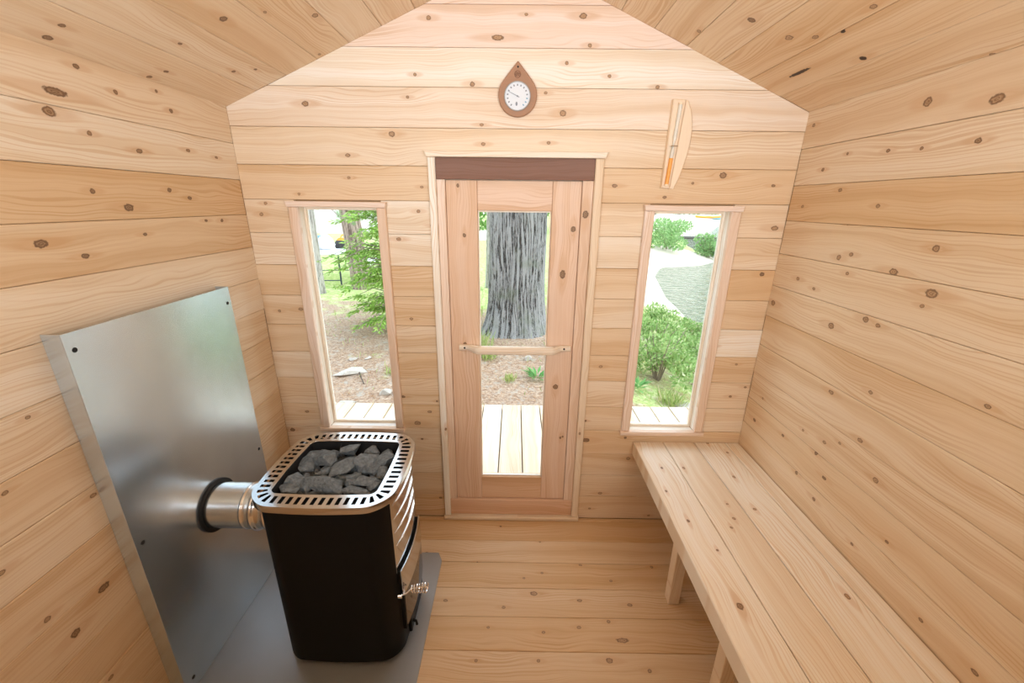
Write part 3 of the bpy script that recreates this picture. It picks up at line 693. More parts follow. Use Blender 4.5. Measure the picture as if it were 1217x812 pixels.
pc.tube([(c0.x-.012, -.0225, c0.z), (c0.x-.012, -.036, c0.z), (c0.x+.014, -.036, c0.z), (c0.x+.014, -.0225, c0.z)], .0022, 8); pc.lathe([(.008, 0), (.008, .004)], Matrix.Translation((c0.x, -.029, c0.z-.002)), 12)
pc.build('pivot_clip', CHROME, timer, None, True, 30)
MB().box((.6225, -.0172, 1.672), (.6235, -.0166, 1.675)).build('wire_end', DARK, timer) if False else None
# ------------------------------------------------------------------ outside: deck, ground, lake, trees
def attr_mat(name, rough=.8):
    m, nt, bs = newmat(name); g = G(nt); bs.inputs['Roughness'].default_value = rough; bs.inputs['Specular IOR Level'].default_value = .2
    return m, g, bs
deck = setting('deck', 'pale new plank deck outside the door', 'deck', MB().box((-2.4, .077, -.20), (2.4, 1.34, -.069)))
DECKW = plain('deck_core', lin((.62, .50, .36)), .8)
deck.data.materials.clear(); deck.data.materials.append(DECKW)
x = -2.45; k = 0
while x < 2.4:
    piece('deck_plank', rect(.078, 1.36, -x-.150, -x), proud(F_Y, -.03), .038, deck, .5, None, c=.003).color = (*lin((.80+.03*(k % 3), .735+.03*(k % 3), .65+.025*(k % 3))), 1); x += .1575
    k += 1
SHORE = [(3.4, -6), (3.0, 1.0), (3.1, 3.5), (3.6, 5.6), (3.97, 8.26), (4.03, 8.93), (4.3, 10.06), (4.9, 12.6), (5.79, 14.65), (7.6, 15.2), (9.2, 17), (10.5, 24), (12.4, 30), (15, 35), (18.8, 39), (23, 47), (35, 70), (50, 100), (60, 130)]
SHA = np.array(SHORE)
def shore_d(X, Y):
    """signed distance to the shore, positive on land"""
    best = np.full(X.shape, 1e9); sg = np.ones(X.shape)
    for i in range(len(SHA)-1):
        ax, ay = SHA[i]; bx, by = SHA[i+1]; ex, ey = bx-ax, by-ay; L2 = ex*ex+ey*ey
        t = np.clip(((X-ax)*ex+(Y-ay)*ey)/L2, 0, 1); dx, dy = X-(ax+t*ex), Y-(ay+t*ey); d = np.hypot(dx, dy)
        s_ = np.where(ex*(Y-ay)-ey*(X-ax) > 0, 1, -1); m_ = d < best-1e-9; best = np.where(m_, d, best); sg = np.where(m_, s_, sg)
    return best*sg
def ground_h(X, Y):
    d = shore_d(X, Y)
    d2 = np.where(X < 0, 26.5-Y+.8*np.sin(X*.6), 99.)            # the bay behind the trees on the left
    fade = np.clip((-X-3.5)/2.5, 0, 1); d2 = d2*fade+99*(1-fade)
    d = np.minimum(d, d2)
    h = -.75+np.clip(d, -2, 1.9)*.27
    h = np.where(d > 1.9, -.237+.0*d, h)
    h += .025*np.sin(X*2.1+.7)*np.sin(Y*1.7)*np.clip(d, 0, 1)+.012*np.sin(X*6.3)*np.sin(Y*5.1+1)*np.clip(d, 0, 1)
    near = np.clip(1.0-np.hypot(X-.03, Y-4.15)/1.1, 0, 1); h += .10*near**1.5        # root mound
    return h
def gh(x, y): return float(ground_h(np.array([float(x)]), np.array([float(y)]))[0])
def axis(neg, pos, step, grow):
    def side(L):
        a = [0.]; s_ = step
        while a[-1] < L:
            a.append(a[-1]+s_)
            if a[-1] > 5: s_ *= grow
        return a
    return np.array(sorted([-v for v in side(neg)[1:]]+side(pos)))
gx = axis(70, 90, .11, 1.09); gy = np.concatenate(([-6, -3, -1, 0], .5+axis(.1, 140, .11, 1.09)[1:]))
X, Y = np.meshgrid(gx, gy); Z = ground_h(X, Y)
nx, ny = len(gx), len(gy)
# keep the ground below the building and the deck
under = (np.abs(X) < 2.6) & (Y < 1.30) & (Y > -6); Z = np.where(under, np.minimum(Z, -.32), Z)
vs = np.stack([X.ravel(), Y.ravel(), Z.ravel()], 1)
fs = [(j*nx+i, j*nx+i+1, (j+1)*nx+i+1, (j+1)*nx+i) for j in range(ny-1) for i in range(nx-1)]
GM, g, bs = attr_mat('needle_strewn_ground', .9)
tcn = g.n('ShaderNodeTexCoord'); P_ = tcn.outputs['Object']; at = g.n('ShaderNodeAttribute', attribute_name='cover')
se = g.n('ShaderNodeSeparateColor'); g.link(at.outputs['Color'], se.inputs[0])
nz1 = g.noise(P_, 2.2, 5, .65); nz2 = g.noise(P_, 34, 4, .7); nz3 = g.noise(P_, 8, 4, .7)
needle = g.mix(g.smooth(nz2, .3, .7), (.23, .135, .085), (.52, .39, .29)); needle = g.mix(g.smooth(nz3, .5, .68), needle, (.40, .345, .29))
grass = g.mix(g.smooth(nz2, .3, .7), (.20, .33, .07), (.52, .62, .24)); grass = g.mix(g.smooth(nz3, .45, .7), grass, (.62, .60, .34))
sand = g.mix(g.smooth(nz2, .3, .7), (.55, .47, .38), (.75, .68, .58))
gm = g.smooth(g.m('ADD', g.m('MULTIPLY', g.m('SUBTRACT', nz1, .5), 1.3), se.outputs[0]), .35, .65)
c = g.mix(gm, needle, grass); c = g.mix(g.smooth(g.m('ADD', g.m('MULTIPLY', g.m('SUBTRACT', nz1, .5), .4), se.outputs[1]), .4, .6), c, sand); g.link(c, bs.inputs['Base Color'])
g.bump(g.m('ADD', nz2, nz3), .5, .03, bs)
ground = mesh('ground', vs, fs, GM, None, None, True, 180); tag(ground, 'needle-strewn ground and grass outside the windows', 'ground', None, 'structure')
d_ = shore_d(X, Y)
gr = np.clip((Y-4.6)/3.0, 0, 1)*.85+.24; gr = np.where(X > 1.2, np.maximum(gr, .55), gr); gr = np.where((X < -1) & (Y < 6.0), np.minimum(gr, .24+.2*(Y > 3.3)), gr)
sa = np.where((d_ < 2.6) & (Y > 7) & (Y < 18), 1.0, 0); sa = np.where((Y > 31) & (d_ < 14) & (X > 4), 1.0, sa)
ca = ground.data.color_attributes.new('cover', 'FLOAT_COLOR', 'POINT')
buf = np.zeros((nx*ny, 4), dtype=np.float32); buf[:, 0] = gr.ravel(); buf[:, 1] = sa.ravel(); buf[:, 3] = 1; ca.data.foreach_set('color', buf.ravel())
WMAT, g, bs = attr_mat('lake_water', .06); bs.inputs['Specular IOR Level'].default_value = .9
bs.inputs['Base Color'].default_value = (.11, .145, .06, 1)
tcn = g.n('ShaderNodeTexCoord'); mp = g.n('ShaderNodeMapping'); mp.inputs['Scale'].default_value = (1.6, 2.6, 1); g.link(tcn.outputs['Object'], mp.inputs[0])
g.bump(g.noise(mp.outputs[0], 1.9, 3, .6, .6), 1.0, .35, bs)
lake = MB().box((-160, -10, -1.6), (200, 230, -.75)).build('lake', WMAT); tag(lake, 'rippled shallow lake water beyond the shore', 'lake', None, 'structure')
# ---- foliage
def leaf_mat(name, a, b, c2=None):
    m, g, bs = attr_mat(name, .55); ge = g.n('ShaderNodeNewGeometry'); r = ge.outputs['Random Per Island']
    c = g.mix(r, a, b)
    if c2: c = g.mix(g.smooth(r, .8, .95), c, c2)
    g.link(c, bs.inputs['Base Color'])
    t = g.n('ShaderNodeBsdfTranslucent'); g.link(c, t.inputs[0]); mx = g.n('ShaderNodeMixShader'); mx.inputs[0].default_value = .35
    out = [n for n in g.nt.nodes if n.type == 'OUTPUT_MATERIAL'][0]
    g.link(bs.outputs[0], mx.inputs[1]); g.link(t.outputs[0], mx.inputs[2]); g.link(mx.outputs[0], out.inputs[0])
    return m
CEDAR = leaf_mat('cedar_sprays', (.16, .34, .05), (.42, .66, .14), (.55, .72, .22))
SHRUBL = leaf_mat('shrub_leaves', (.20, .36, .10), (.48, .62, .26), (.66, .68, .42))
BUSHL = leaf_mat('willow_leaves', (.17, .34, .11), (.36, .56, .24))
FARL = leaf_mat('far_leaves', (.10, .24, .06), (.28, .48, .15))
GRASSM = leaf_mat('grass_blades', (.25, .38, .10), (.58, .62, .26), (.72, .62, .40))
WEED = leaf_mat('weed_leaves', (.10, .30, .08), (.24, .50, .16))
NEEDLE = leaf_mat('fallen_needles', (.38, .20, .10), (.66, .44, .27))
TWIG = plain('grey_twig', (.26, .21, .17), .8)
def leaves(name, C, D, N, L, Wd, mat, parent=None, kind=None, M=None):
    """C centres, D directions, N normals (arrays); pointed four-sided leaves with a fold"""
    D = D/np.linalg.norm(D, axis=1, keepdims=True); S = np.cross(D, N); S /= np.linalg.norm(S, axis=1, keepdims=True)+1e-9
    U = np.cross(S, D); L = np.asarray(L).reshape(-1, 1)*np.ones((len(C), 1)); Wd = np.asarray(Wd).reshape(-1, 1)*np.ones((len(C), 1))
    a = C; b = C+D*L*.45+S*Wd*.5+U*Wd*.12; c = C+D*L; d = C+D*L*.45-S*Wd*.5+U*Wd*.12
    V = np.stack([a, b, c, d], 1).reshape(-1, 3)
    me = bpy.data.meshes.new(name); n = len(C)
    me.from_pydata(V.tolist(), [], [(4*i, 4*i+1, 4*i+2, 4*i+3) for i in range(n)]); me.materials.append(mat)
    o = put(bpy.data.objects.new(name, me), M, parent)
    if kind: o['kind'] = kind
    return o
def shrub(name, loc, r, h, nl, L, mat, label, cat, group=None, up=.5, stems=9, seed=1, lobes=9):
    rg = np.random.default_rng(seed); t = empty(name, loc, label, cat, group)
    M = WM[t.name]; mb = MB(); cs = []
    for k in range(stems):
        a = rg.uniform(0, 2*PI); e = r*rg.uniform(.25, .85); top = Vector((e*math.cos(a), e*math.sin(a), h*rg.uniform(.55, .95)))
        mb.tube([(e*.08*math.cos(a), e*.08*math.sin(a), -.05), tuple(top*.5+Vector((0, 0, .06*h))), tuple(top)], [.007+.006*h, .005+.003*h, .003], 5); cs.append(top)
    mb.build('stem', TWIG, t, M, True)
    lob = [(np.array((rg.normal(0, .42)*r, rg.normal(0, .42)*r, h*rg.uniform(.14, .82))), rg.uniform(.30, .52)) for _ in range(lobes)]
    C = []; N = []
    for i in range(nl):
        c, s_ = lob[rg.integers(lobes)]; v = rg.normal(size=3); v /= np.linalg.norm(v); q = s_*rg.uniform(.55, 1.0)**.6
        p = c+v*np.array((r*q, r*q, h*.5*q))
        if p[2] < .01: p[2] = rg.uniform(.02, .2*h)
        C.append(p); N.append(v)
    C = np.array(C); N = np.array(N); D = N*.7+rg.normal(size=C.shape)*.6+np.array((0, 0, up)); Nn = N+rg.normal(size=C.shape)*.5+np.array((0, 0, .4))
    leaves('foliage', C, D, Nn, L*rg.uniform(.6, 1.3, nl), L*.45*rg.uniform(.7, 1.2, nl), mat, t, 'stuff', M)
    return t
# ---- bark
def bark_mat(name, dark, light, moss=None, sc=1.0):
    m, g, bs = attr_mat(name, .9); tcn = g.n('ShaderNodeTexCoord'); at = g.n('ShaderNodeAttribute', attribute_name='ridge')
    mp = g.n('ShaderNodeMapping'); mp.inputs['Scale'].default_value = (1, 1, .28); g.link(tcn.outputs['Object'], mp.inputs[0])
    nz = g.noise(mp.outputs[0], 48*sc, 5, .75)
    f = g.m('ADD', g.m('MULTIPLY', at.outputs['Fac'], .62), g.m('MULTIPLY', g.smooth(nz, .35, .65), .42), clamp=True)
    c = g.mix(g.smooth(f, .25, .75), dark, light)
    if moss: c = g.mix(g.m('MULTIPLY', g.smooth(g.noise(tcn.outputs['Object'], 3, 3, .6), .52, .7), .5), c, moss)
    g.link(c, bs.inputs['Base Color']); g.bump(nz, .8, .02, bs)
    return m
def trunk(name, label, loc, r0, r1, h, mat, nseg, nrow, freq, depth, seed, lean=(0, 0), flare=0.0, flares=()):
    vs = []; rd = []
    for j in range(nrow+1):
        z = h*(j/nrow)**1.15; r = r0+(r1-r0)*z/h+flare*math.exp(-z/.22)
        for i in range(nseg):
            a = 2*PI*i/nseg; q = Vector((math.cos(a)*freq, math.sin(a)*freq, z*freq*.10/max(r0, .05)*.33+seed))
            wob = noise.noise(Vector((math.cos(a)*2, math.sin(a)*2, z*1.5+seed)))
            n1 = noise.noise(q+Vector((wob*1.6, wob*.9, 0))); n2 = noise.noise(q*2.2+Vector((5, 0, 0)))
            rid = min(1, abs(n1)*2.6+.25*abs(n2)*2)                       # deep furrows where n1 crosses zero
            fl = sum(amp*math.exp(-z/.25)*max(0, math.cos(a-a0))**5 for a0, amp in flares)
            R_ = r*(1+.05*wob)+fl+depth*(rid-.6)
            vs.append((R_*math.cos(a)+lean[0]*z/h, R_*math.sin(a)+lean[1]*z/h, z)); rd.append(rid)
    fs = [(j*nseg+i, j*nseg+(i+1) % nseg, (j+1)*nseg+(i+1) % nseg, (j+1)*nseg+i) for j in range(nrow) for i in range(nseg)]
    fs.append(tuple(nrow*nseg+i for i in range(nseg)))
    o = mesh(name, vs, fs, mat, None, Matrix.Translation(loc), True, 180)
    at = o.data.attributes.new('ridge', 'FLOAT', 'POINT'); at.data.foreach_set('value', rd)
    return tag(o, label, 'tree')
OAK = bark_mat('grey_furrowed_bark', (.035, .036, .036), (.33, .33, .328), (.17, .20, .14))
PINEB = bark_mat('red_brown_bark', (.12, .085, .07), (.42, .33, .29))
GREYB = bark_mat('grey_smooth_bark', (.20, .19, .17), (.46, .44, .41))
trunk('large_tree', 'thick furrowed grey tree trunk standing right outside the door', (.03, 4.15, gh(.03, 4.15)-.12), .40, .385, 4.6, OAK, 340, 260, 15, .022, 3.3, (.02, 0), .06, ((PI*1.12, .13), (PI*1.72, .08), (.1, .05), (PI*1.42, .04)))
trunk('pine_tree', 'reddish pine trunk behind the cedar sapling, left window', (-3.42, 7.3, -.30), .20, .17, 5.5, PINEB, 70, 60, 4, .018, 9.1, (-.35, 0), .03)
trunk('slender_tree', 'slim grey trunk at the left edge of the left window', (-4.03, 6.6, -.30), .085, .065, 5.0, GREYB, 40, 40, 3, .006, 4.4, (.0, 0), .03)
trunk('slender_tree', 'thin grey trunk just behind the left side of the thick trunk', (-.60, 7.5, -.30), .065, .055, 5.0, GREYB, 40, 40, 3, .006, 14.4, (.12, 0), .02)
# ---- cedar sapling beside the left window
ced = empty('cedar_sapling', (-1.68, 4.25, gh(-1.68, 4.25)), 'bright green cedar sapling outside the right half of the left window', 'tree')
Mc = WM[ced.name]; rg = np.random.default_rng(21); mb = MB(); mb.tube([(0, 0, -.1), (.02, 0, 1.2), (0, .03, 2.7)], [.045, .03, .008], 8); Cs = []; Ds = []; Ns = []; Ls = []
for b in range(150):
    z = .16+2.5*(b+rg.uniform())/150; a = rg.uniform(0, 2*PI); R_ = (1.22*(1-((z-.72)/1.9)**2 if z > .72 else 1-((z-.72)/1.0)**2))*rg.uniform(.5, 1.02)
    if R_ < .15: continue
    d = np.array((math.cos(a), math.sin(a), 0.)); end = np.array((0, 0, z))+d*R_+np.array((0, 0, .10-.18*R_))
    midp = np.array((0, 0, z))+d*R_*.55+np.array((0, 0, .12))
    mb.tube([(0, 0, z), tuple(midp), tuple(end)], [.010, .006, .003], 4)
    for k in range(30):
        t = rg.uniform(.22, 1.0); p = (1-t)**2*np.array((0, 0, z))+2*t*(1-t)*midp+t*t*end
        side = rg.choice((-1, 1)); s_ = np.array((-d[1], d[0], 0))*side
        sd = d*.75+s_*rg.uniform(.2, .9)+np.array((0, 0, rg.uniform(-.75, .05))); nn = np.array((0, 0, 1.))+rg.normal(size=3)*.45
        ln = rg.uniform(.10, .2)*(1.15-t*.4)
        sdn = sd/np.linalg.norm(sd)
        for q in range(5):                                   # a flat fan of small scales
            w = (q-2)/2; sx2 = np.cross(sdn, nn); sx2 /= np.linalg.norm(sx2)
            Cs.append(p+sdn*ln*(.12+.55*(1-abs(w)))*.8+rg.normal(size=3)*.008); Ds.append(sdn+sx2*w*.9); Ns.append(nn); Ls.append(ln*.5)
mb.build('branches', TWIG, ced, Mc, True)
leaves('foliage', np.array(Cs), np.array(Ds), np.array(Ns), np.array(Ls), np.array(Ls)*.34, CEDAR, ced, 'stuff', Mc)
# ---- shrubs by the lake, seen through the right window
for i, (x, y, r, h, lab) in enumerate(((1.72, 2.72, .50, .66, 'nearest leafy shrub at the deck edge, lower left of the right window'), (2.45, 2.95, .50, .60, 'leafy shrub at the deck edge, lower right of the right window'),
        (1.95, 3.6, .52, .60, 'dense leafy shrub in the middle of the right window, left side'), (2.75, 3.75, .45, .62, 'leafy shrub beside the water, middle right of the right window'),
        (2.35, 4.6, .42, .50, 'shrub above the others, next to the pale sand strip'), (3.05, 4.75, .35, .50, 'small shrub leaning over the bright water'))):
    shrub('lake_shrub', (x, y, gh(x, y)), r, h, 2300, .06, SHRUBL, lab, 'shrub', 'shrubs between deck and lake', .5, 10, 40+i)
for i, (x, y, r, h, lab) in enumerate(((6.9, 17.2, 1.15, 1.25, 'rounded willow bush on the sandy point, left one'), (8.95, 17.6, .95, .95, 'rounded willow bush on the sandy point, right one by the water'), (8.4, 21.6, 1.2, 1.3, 'willow bush standing behind the two on the sandy point'))):
    shrub('willow_bush', (x, y, gh(x, y)), r, h, 2200, .13, BUSHL, lab, 'shrub', 'willow bushes on the point', .3, 8, 60+i)
rg = np.random.default_rng(3)
def reed(name, loc, n, r, h, label, group, mat=GRASSM, wd=.012):
    C = np.zeros((n, 3)); C[:, 0] = rg.normal(0, r*.5, n); C[:, 1] = rg.normal(0, r*.5, n)
    D = np.stack([rg.normal(0, .33, n), rg.normal(0, .33, n), np.ones(n)], 1); N = rg.normal(size=(n, 3))
    t = empty(name, loc, label, 'grass', group); leaves('blades', C, D, N, h*rg.uniform(.5, 1.1, n), wd, mat, t, 'stuff', Matrix.Translation(loc)); return t
reed('reed_clump', (10.6, 16.2, -.74), 500, .9, .75, 'pale green reeds in the water right of the willow bushes', None, GRASSM, .03)
for x, y, n, r, h, lab in ((-.33, 2.98, 160, .11, .16, 'grass tuft below the left end of the door handle'), (-.05, 2.35, 70, .08, .10, 'small grass tuft in the middle of the door glass'), (-.5, 3.3, 220, .2, .30, 'long dry grass at the left foot of the thick trunk'),
        (.56, 3.42, 90, .12, .2, 'short grass at the right foot of the thick trunk'), (-1.35, 2.45, 60, .08, .12, 'small green tuft at the lower right of the left window'), (-.75, 5.0, 160, .3, .25, 'grass patch beyond the thick trunk, left side'), (1.62, 2.02, 120, .13, .20, 'grass tuft at the deck edge in the right window')):
    reed('grass_tuft', (x, y, gh(x, y)), n, r, h, lab, 'grass tufts near the deck')
for x, y, lab in ((.26, 2.42, 'broad-leaved green weed at the right edge of the door glass'), (1.34, 2.25, 'broad-leaved weed at the lower left of the right window')):
    n = 26; a = rg.uniform(0, 2*PI, n); C = np.stack([.03*np.cos(a), .03*np.sin(a), rg.uniform(.0, .05, n)], 1); D = np.stack([np.cos(a), np.sin(a), rg.uniform(.2, 1.0, n)], 1)
    tag(leaves('leafy_weed', C, D, np.tile(np.array((0, 0, 1.)), (n, 1))+D*-.3, rg.uniform(.09, .17, n), .035, WEED, None, None, Matrix.Translation((x, y, gh(x, y)))), lab, 'plant')
# scattered blades and needles nobody could count
n = 5200; xx = rg.uniform(-3.2, 3.0, n); yy = rg.uniform(1.42, 7.5, n); keep = rg.uniform(0, 1, n) < np.clip(.12+.22*(yy-3.2)+.5*(xx > 1.2), .08, 1); xx, yy = xx[keep], yy[keep]; n = len(xx)
C = np.stack([xx, yy, ground_h(xx, yy)-.005], 1); D = np.stack([rg.normal(0, .4, n), rg.normal(0, .4, n), np.ones(n)], 1)
tag(leaves('sparse_grass', C, D, rg.normal(size=(n, 3)), rg.uniform(.04, .12, n), .007, GRASSM, ground), None, None, None, 'stuff')
n = 7000; xx = rg.uniform(-2.8, 2.0, n); yy = rg.uniform(1.42, 4.6, n); C = np.stack([xx, yy, ground_h(xx, yy)+.006], 1); a = rg.uniform(0, 2*PI, n)
tag(leaves('pine_needles', C, np.stack([np.cos(a), np.sin(a), rg.normal(0, .12, n)], 1), np.tile(np.array((0, 0, 1.)), (n, 1)), rg.uniform(.05, .10, n), .005, NEEDLE, ground), None, None, None, 'stuff')
# ---- rocks and a stick
PALE = plain('pale_field_stone', (.46, .42, .37), .85, 0, .25, 30, .2, .3)
def field_rock(loc, size, seed, rz, label):
    o = stone(loc, size, seed, Euler((0, 0, rz))); o.name = 'field_stone'; WM[o.name] = o.matrix_basis.copy(); o.data.materials[0] = PALE; tag(o, label, 'rock', 'stones on the ground outside')
for x, y, sx_, sy_, sz_, rz, lab in ((-1.83, 2.44, .20, .10, .045, .5, 'flat grey rock on the ground, left window'), (-1.98, 2.92, .07, .05, .03, .2, 'small pale stone beyond the flat rock, left'), (-1.80, 2.94, .06, .04, .03, .9, 'small pale stone beyond the flat rock, right'),
        (-1.27, 1.92, .08, .06, .045, .3, 'pale stone beside the deck edge, left window'), (-1.62, 1.74, .13, .05, .025, .1, 'long pale stone against the deck edge, left window'), (-1.40, 2.9, .08, .06, .045, .3, 'pale stone near the foot of the cedar sapling'),
        (.18, 3.02, .06, .05, .05, .4, 'white stone below the right side of the trunk'), (1.78, 2.02, .14, .09, .05, .2, 'grey stone at the deck edge, right window')):
    field_rock((x, y, gh(x, y)+sz_*.35), (sx_, sy_, sz_), int(abs(x*100)+y*31), rz, lab)
tag(MB().tube([(-1.72, 2.42, gh(-1.72, 2.42)+.02), (-1.66, 2.30, gh(-1.66, 2.3)+.02), (-1.58, 2.16, gh(-1.58, 2.16)+.012)], [.009, .007, .005], 6).build('stick', plain('dark_stick', (.08, .055, .04), .8), None, None, True), 'dark broken stick lying by the flat grey rock', 'stick')
# ---- folding table with things on it
TWH = plain('white_plastic', (.82, .83, .84), .4); LEGM = plain('dark_steel_leg', (.06, .08, .11), .4, .6)
TX, TY, TR_ = -4.62, 8.35, .13; gz = gh(TX, TY)
tb = empty('folding_table', (TX, TY, gz), 'white folding table on the grass behind the trees', 'table', None, None, TR_); Mt = WM[tb.name]
MB().box((-.60, -.95, .715), (.60, .95, .755), .008).build('tabletop', TWH, tb, Mt)
for sx_ in (-.5, .5):
    for sy_ in (-.78, .78): MB().tube([(sx_, sy_, .0), (sx_, sy_, .714)], .020, 8).build('leg', LEGM, tb, Mt, True)
for sy_ in (-.78, .78): MB().tube([(-.48, sy_, .12), (.48, sy_, .12)], .012, 6).build('leg_brace', LEGM, tb, Mt, True)
bn = empty('folding_bench', (-3.75, 8.75, gh(-3.75, 8.75)), 'low white folding bench beside the folding table', 'bench', None, None, TR_); Mn = WM[bn.name]
MB().box((-.16, -.9, .36), (.16, .9, .40), .008).build('seat', TWH, bn, Mn)
for sy_ in (-.7, .7):
    for sx_ in (-.12, .12): MB().tube([(sx_, sy_, 0), (sx_, sy_, .359)], .014, 8).build('leg', LEGM, bn, Mn, True)
tz = gz+.7555
bag = MB(); rgb = random.Random(4); prof = [(.10, 0), (.16, .03), (.185, .12), (.165, .22), (.12, .30), (.055, .36), (.03, .40), (.055, .44)]; n = 16
for r, h in prof:
    for k in range(n):
        a = 2*PI*k/n; q = r*(1+.18*math.sin(k*2.7+h*11)+rgb.uniform(-.06, .06)); bag.v.append((q*math.cos(a)*1.1, q*math.sin(a), h))
bag.f = [(i*n+k, i*n+(k+1) % n, (i+1)*n+(k+1) % n, (i+1)*n+k) for i in range(len(prof)-1) for k in range(n)]+[tuple(reversed(range(n)))]
bg_ = empty('plastic_bag', (-4.56, 8.25, tz), 'crumpled white plastic bag on the folding table', 'bag'); Mb = WM[bg_.name]
bag.build('bag_body', plain('white_plastic_film', (.80, .84, .90), .3), bg_, Mb, True, 60)
MB().box((-.13, -.185, .27), (-.05, -.155, .33), .004).build('blue_print', plain('blue_print', (.10, .35, .75), .4), bg_, Mb @ Matrix.Translation((.02, .07, 0)))
OR = plain('orange_plastic', (.90, .34, .02), .4); BK = plain('black_plastic', (.03, .035, .04), .5)
tb2 = empty('tool_bag', (-4.22, 8.66, tz), 'black and orange open tool bag on the folding table', 'tool bag', None, None, .15); M2 = WM[tb2.name]
m_ = MB(); loft(m_, [([(-.22, -.14), (.22, -.14), (.22, .14), (-.22, .14)], .0), ([(-.25, -.16), (.25, -.16), (.25, .16), (-.25, .16)], .10), ([(-.20, -.12), (.22, -.12), (.22, .12), (-.20, .12)], .19)], True, True); m_.build('bag_body', BK, tb2, M2)
m_ = MB(); loft(m_, [([(-.20, -.12), (.22, -.12), (.22, .12), (-.20, .12)], .191), ([(-.14, -.10), (.19, -.10), (.19, .10), (-.14, .10)], .25)], True, True); m_.build('orange_flap', OR, tb2, M2)
m_ = MB(); m_.tube([(-.12, 0, .245), (-.08, 0, .31), (.10, 0, .31), (.14, 0, .245)], .014, 8); m_.build('carry_handle', OR, tb2, M2, True)
m_ = MB(); [m_.tube([(-.20+.08*i, -.165, .03), (-.18+.08*i, -.175, .09), (-.14+.08*i, -.165, .15)], .012, 6) for i in range(5)]; m_.build('pockets', BK, tb2, M2, True)
cn = MB().lathe([(.05, 0), (.055, .11), (.035, .13), (.03, .16), (.0, .165)], I4, 16).build('drink_bottle', plain('dark_bottle', (.05, .07, .12), .3), None, Matrix.Translation((-4.72, 8.02, tz)), True); tag(cn, 'short dark bottle left of the white bag', 'bottle')
# bare pine twigs hanging across the top of the left window
br = empty('pine_branch', (-3.25, 5.1, 1.75), 'sparse pine branch hanging across the top of the left window', 'branch'); Mp = WM[br.name]; mb = MB(); Cs, Ds = [], []
main = [(-.45, 0, .25), (0, 0, 0), (.22, 0, -.20), (.40, .02, -.38), (.55, .02, -.48)]
mb.tube(main, [.012, .010, .008, .005, .003], 6)
rg2 = np.random.default_rng(9)
for k in range(9):
    t = rg2.uniform(.5, 3.9); i = int(t); p = Vector(main[i]).lerp(Vector(main[i+1]), t-i); e = p+Vector((rg2.uniform(-.22, .18), rg2.uniform(-.1, .1), rg2.uniform(-.22, .04)))
    mb.tube([tuple(p), tuple(p.lerp(e, .6)+Vector((0, 0, .02))), tuple(e)], [.004, .003, .002], 5)
    for q in range(46): Cs.append(tuple(e+Vector(rg2.normal(0, .012, 3)))); Ds.append(rg2.normal(size=3)+np.array((e-p).normalized())*1.2)
mb.build('twigs', TWIG, br, Mp, True)
leaves('needles', np.array(Cs), np.array(Ds), rg2.normal(size=(len(Cs), 3)), .075, .004, WEED, br, 'stuff', Mp)
# ---- far things
boat = MB(); secs = []
for i in range(13):
    t = i/12; w = .62*math.sin(PI*min(1, t*.62+.38))**.8; hh = .42+.16*t*t; xq = -1.7+3.4*t
    pts = [(xq, -w, 0), (xq, -w*.92, hh*.5), (xq, -w*.55, hh*.9), (xq, 0, hh), (xq, w*.55, hh*.9), (xq, w*.92, hh*.5), (xq, w, 0)]
    b = len(boat.v); boat.v += pts
    if i: boat.f += [(b-7+k, b-6+k, b+k+1, b+k) for k in range(6)]
boat.f += [tuple(range(7)), tuple(reversed(range(len(boat.v)-7, len(boat.v))))]
tag(boat.build('rowing_boat', TWH, None, Matrix.Translation((-1.9, 20.8, gh(-1.9, 20.8)-.02)) @ Matrix.Rotation(.5, 4, 'Z') @ Matrix.Rotation(.12, 4, 'X'), True, 50), 'white upturned rowing boat on the grass left of the trunk', 'boat')
def kayak(x, y, rz, mat, label):
    m_ = MB(); L_ = 2.1
    for i in range(15):
        t = -1+2*i/14; w = .36*(1-t*t)**.6+.01; z0 = .10*t*t; b = len(m_.v)
        m_.v += [(L_*t, w*math.cos(a), z0+.17+.16*math.sin(a)) for a in [2*PI*k/10 for k in range(10)]]
        if i: m_.f += [(b-10+k, b-10+(k+1) % 10, b+(k+1) % 10, b+k) for k in range(10)]
    m_.f += [tuple(range(10)), tuple(reversed(range(len(m_.v)-10, len(m_.v))))]
    t = empty('kayak', (x, y, gh(x, y)), label, 'kayak', None, None, rz); m_.build('hull', mat, t, WM[t.name], True, 50)
    MB().lathe([(.30, .32), (.27, .36), (.24, .33)], Matrix.Diagonal((1.5, .8, 1, 1)), 16).build('cockpit_rim', BK, t, WM[t.name], True)
kayak(28.6, 62.0, .15, OR, 'orange kayak on the far beach, top of the right window')
kayak(32.2, 66.5, .1, plain('turquoise_plastic', (.12, .45, .52), .4), 'turquoise kayak behind the orange one on the far beach')
tag(MB().tube([(11.2, 30.2, -.70), (14.5, 29.2, -.68), (17.5, 28.4, -.70)], .11, 8).build('floating_log', plain('wet_log', (.10, .09, .08), .6), None, None, True), 'dark log lying in the shallows beyond the willow bushes', 'log')
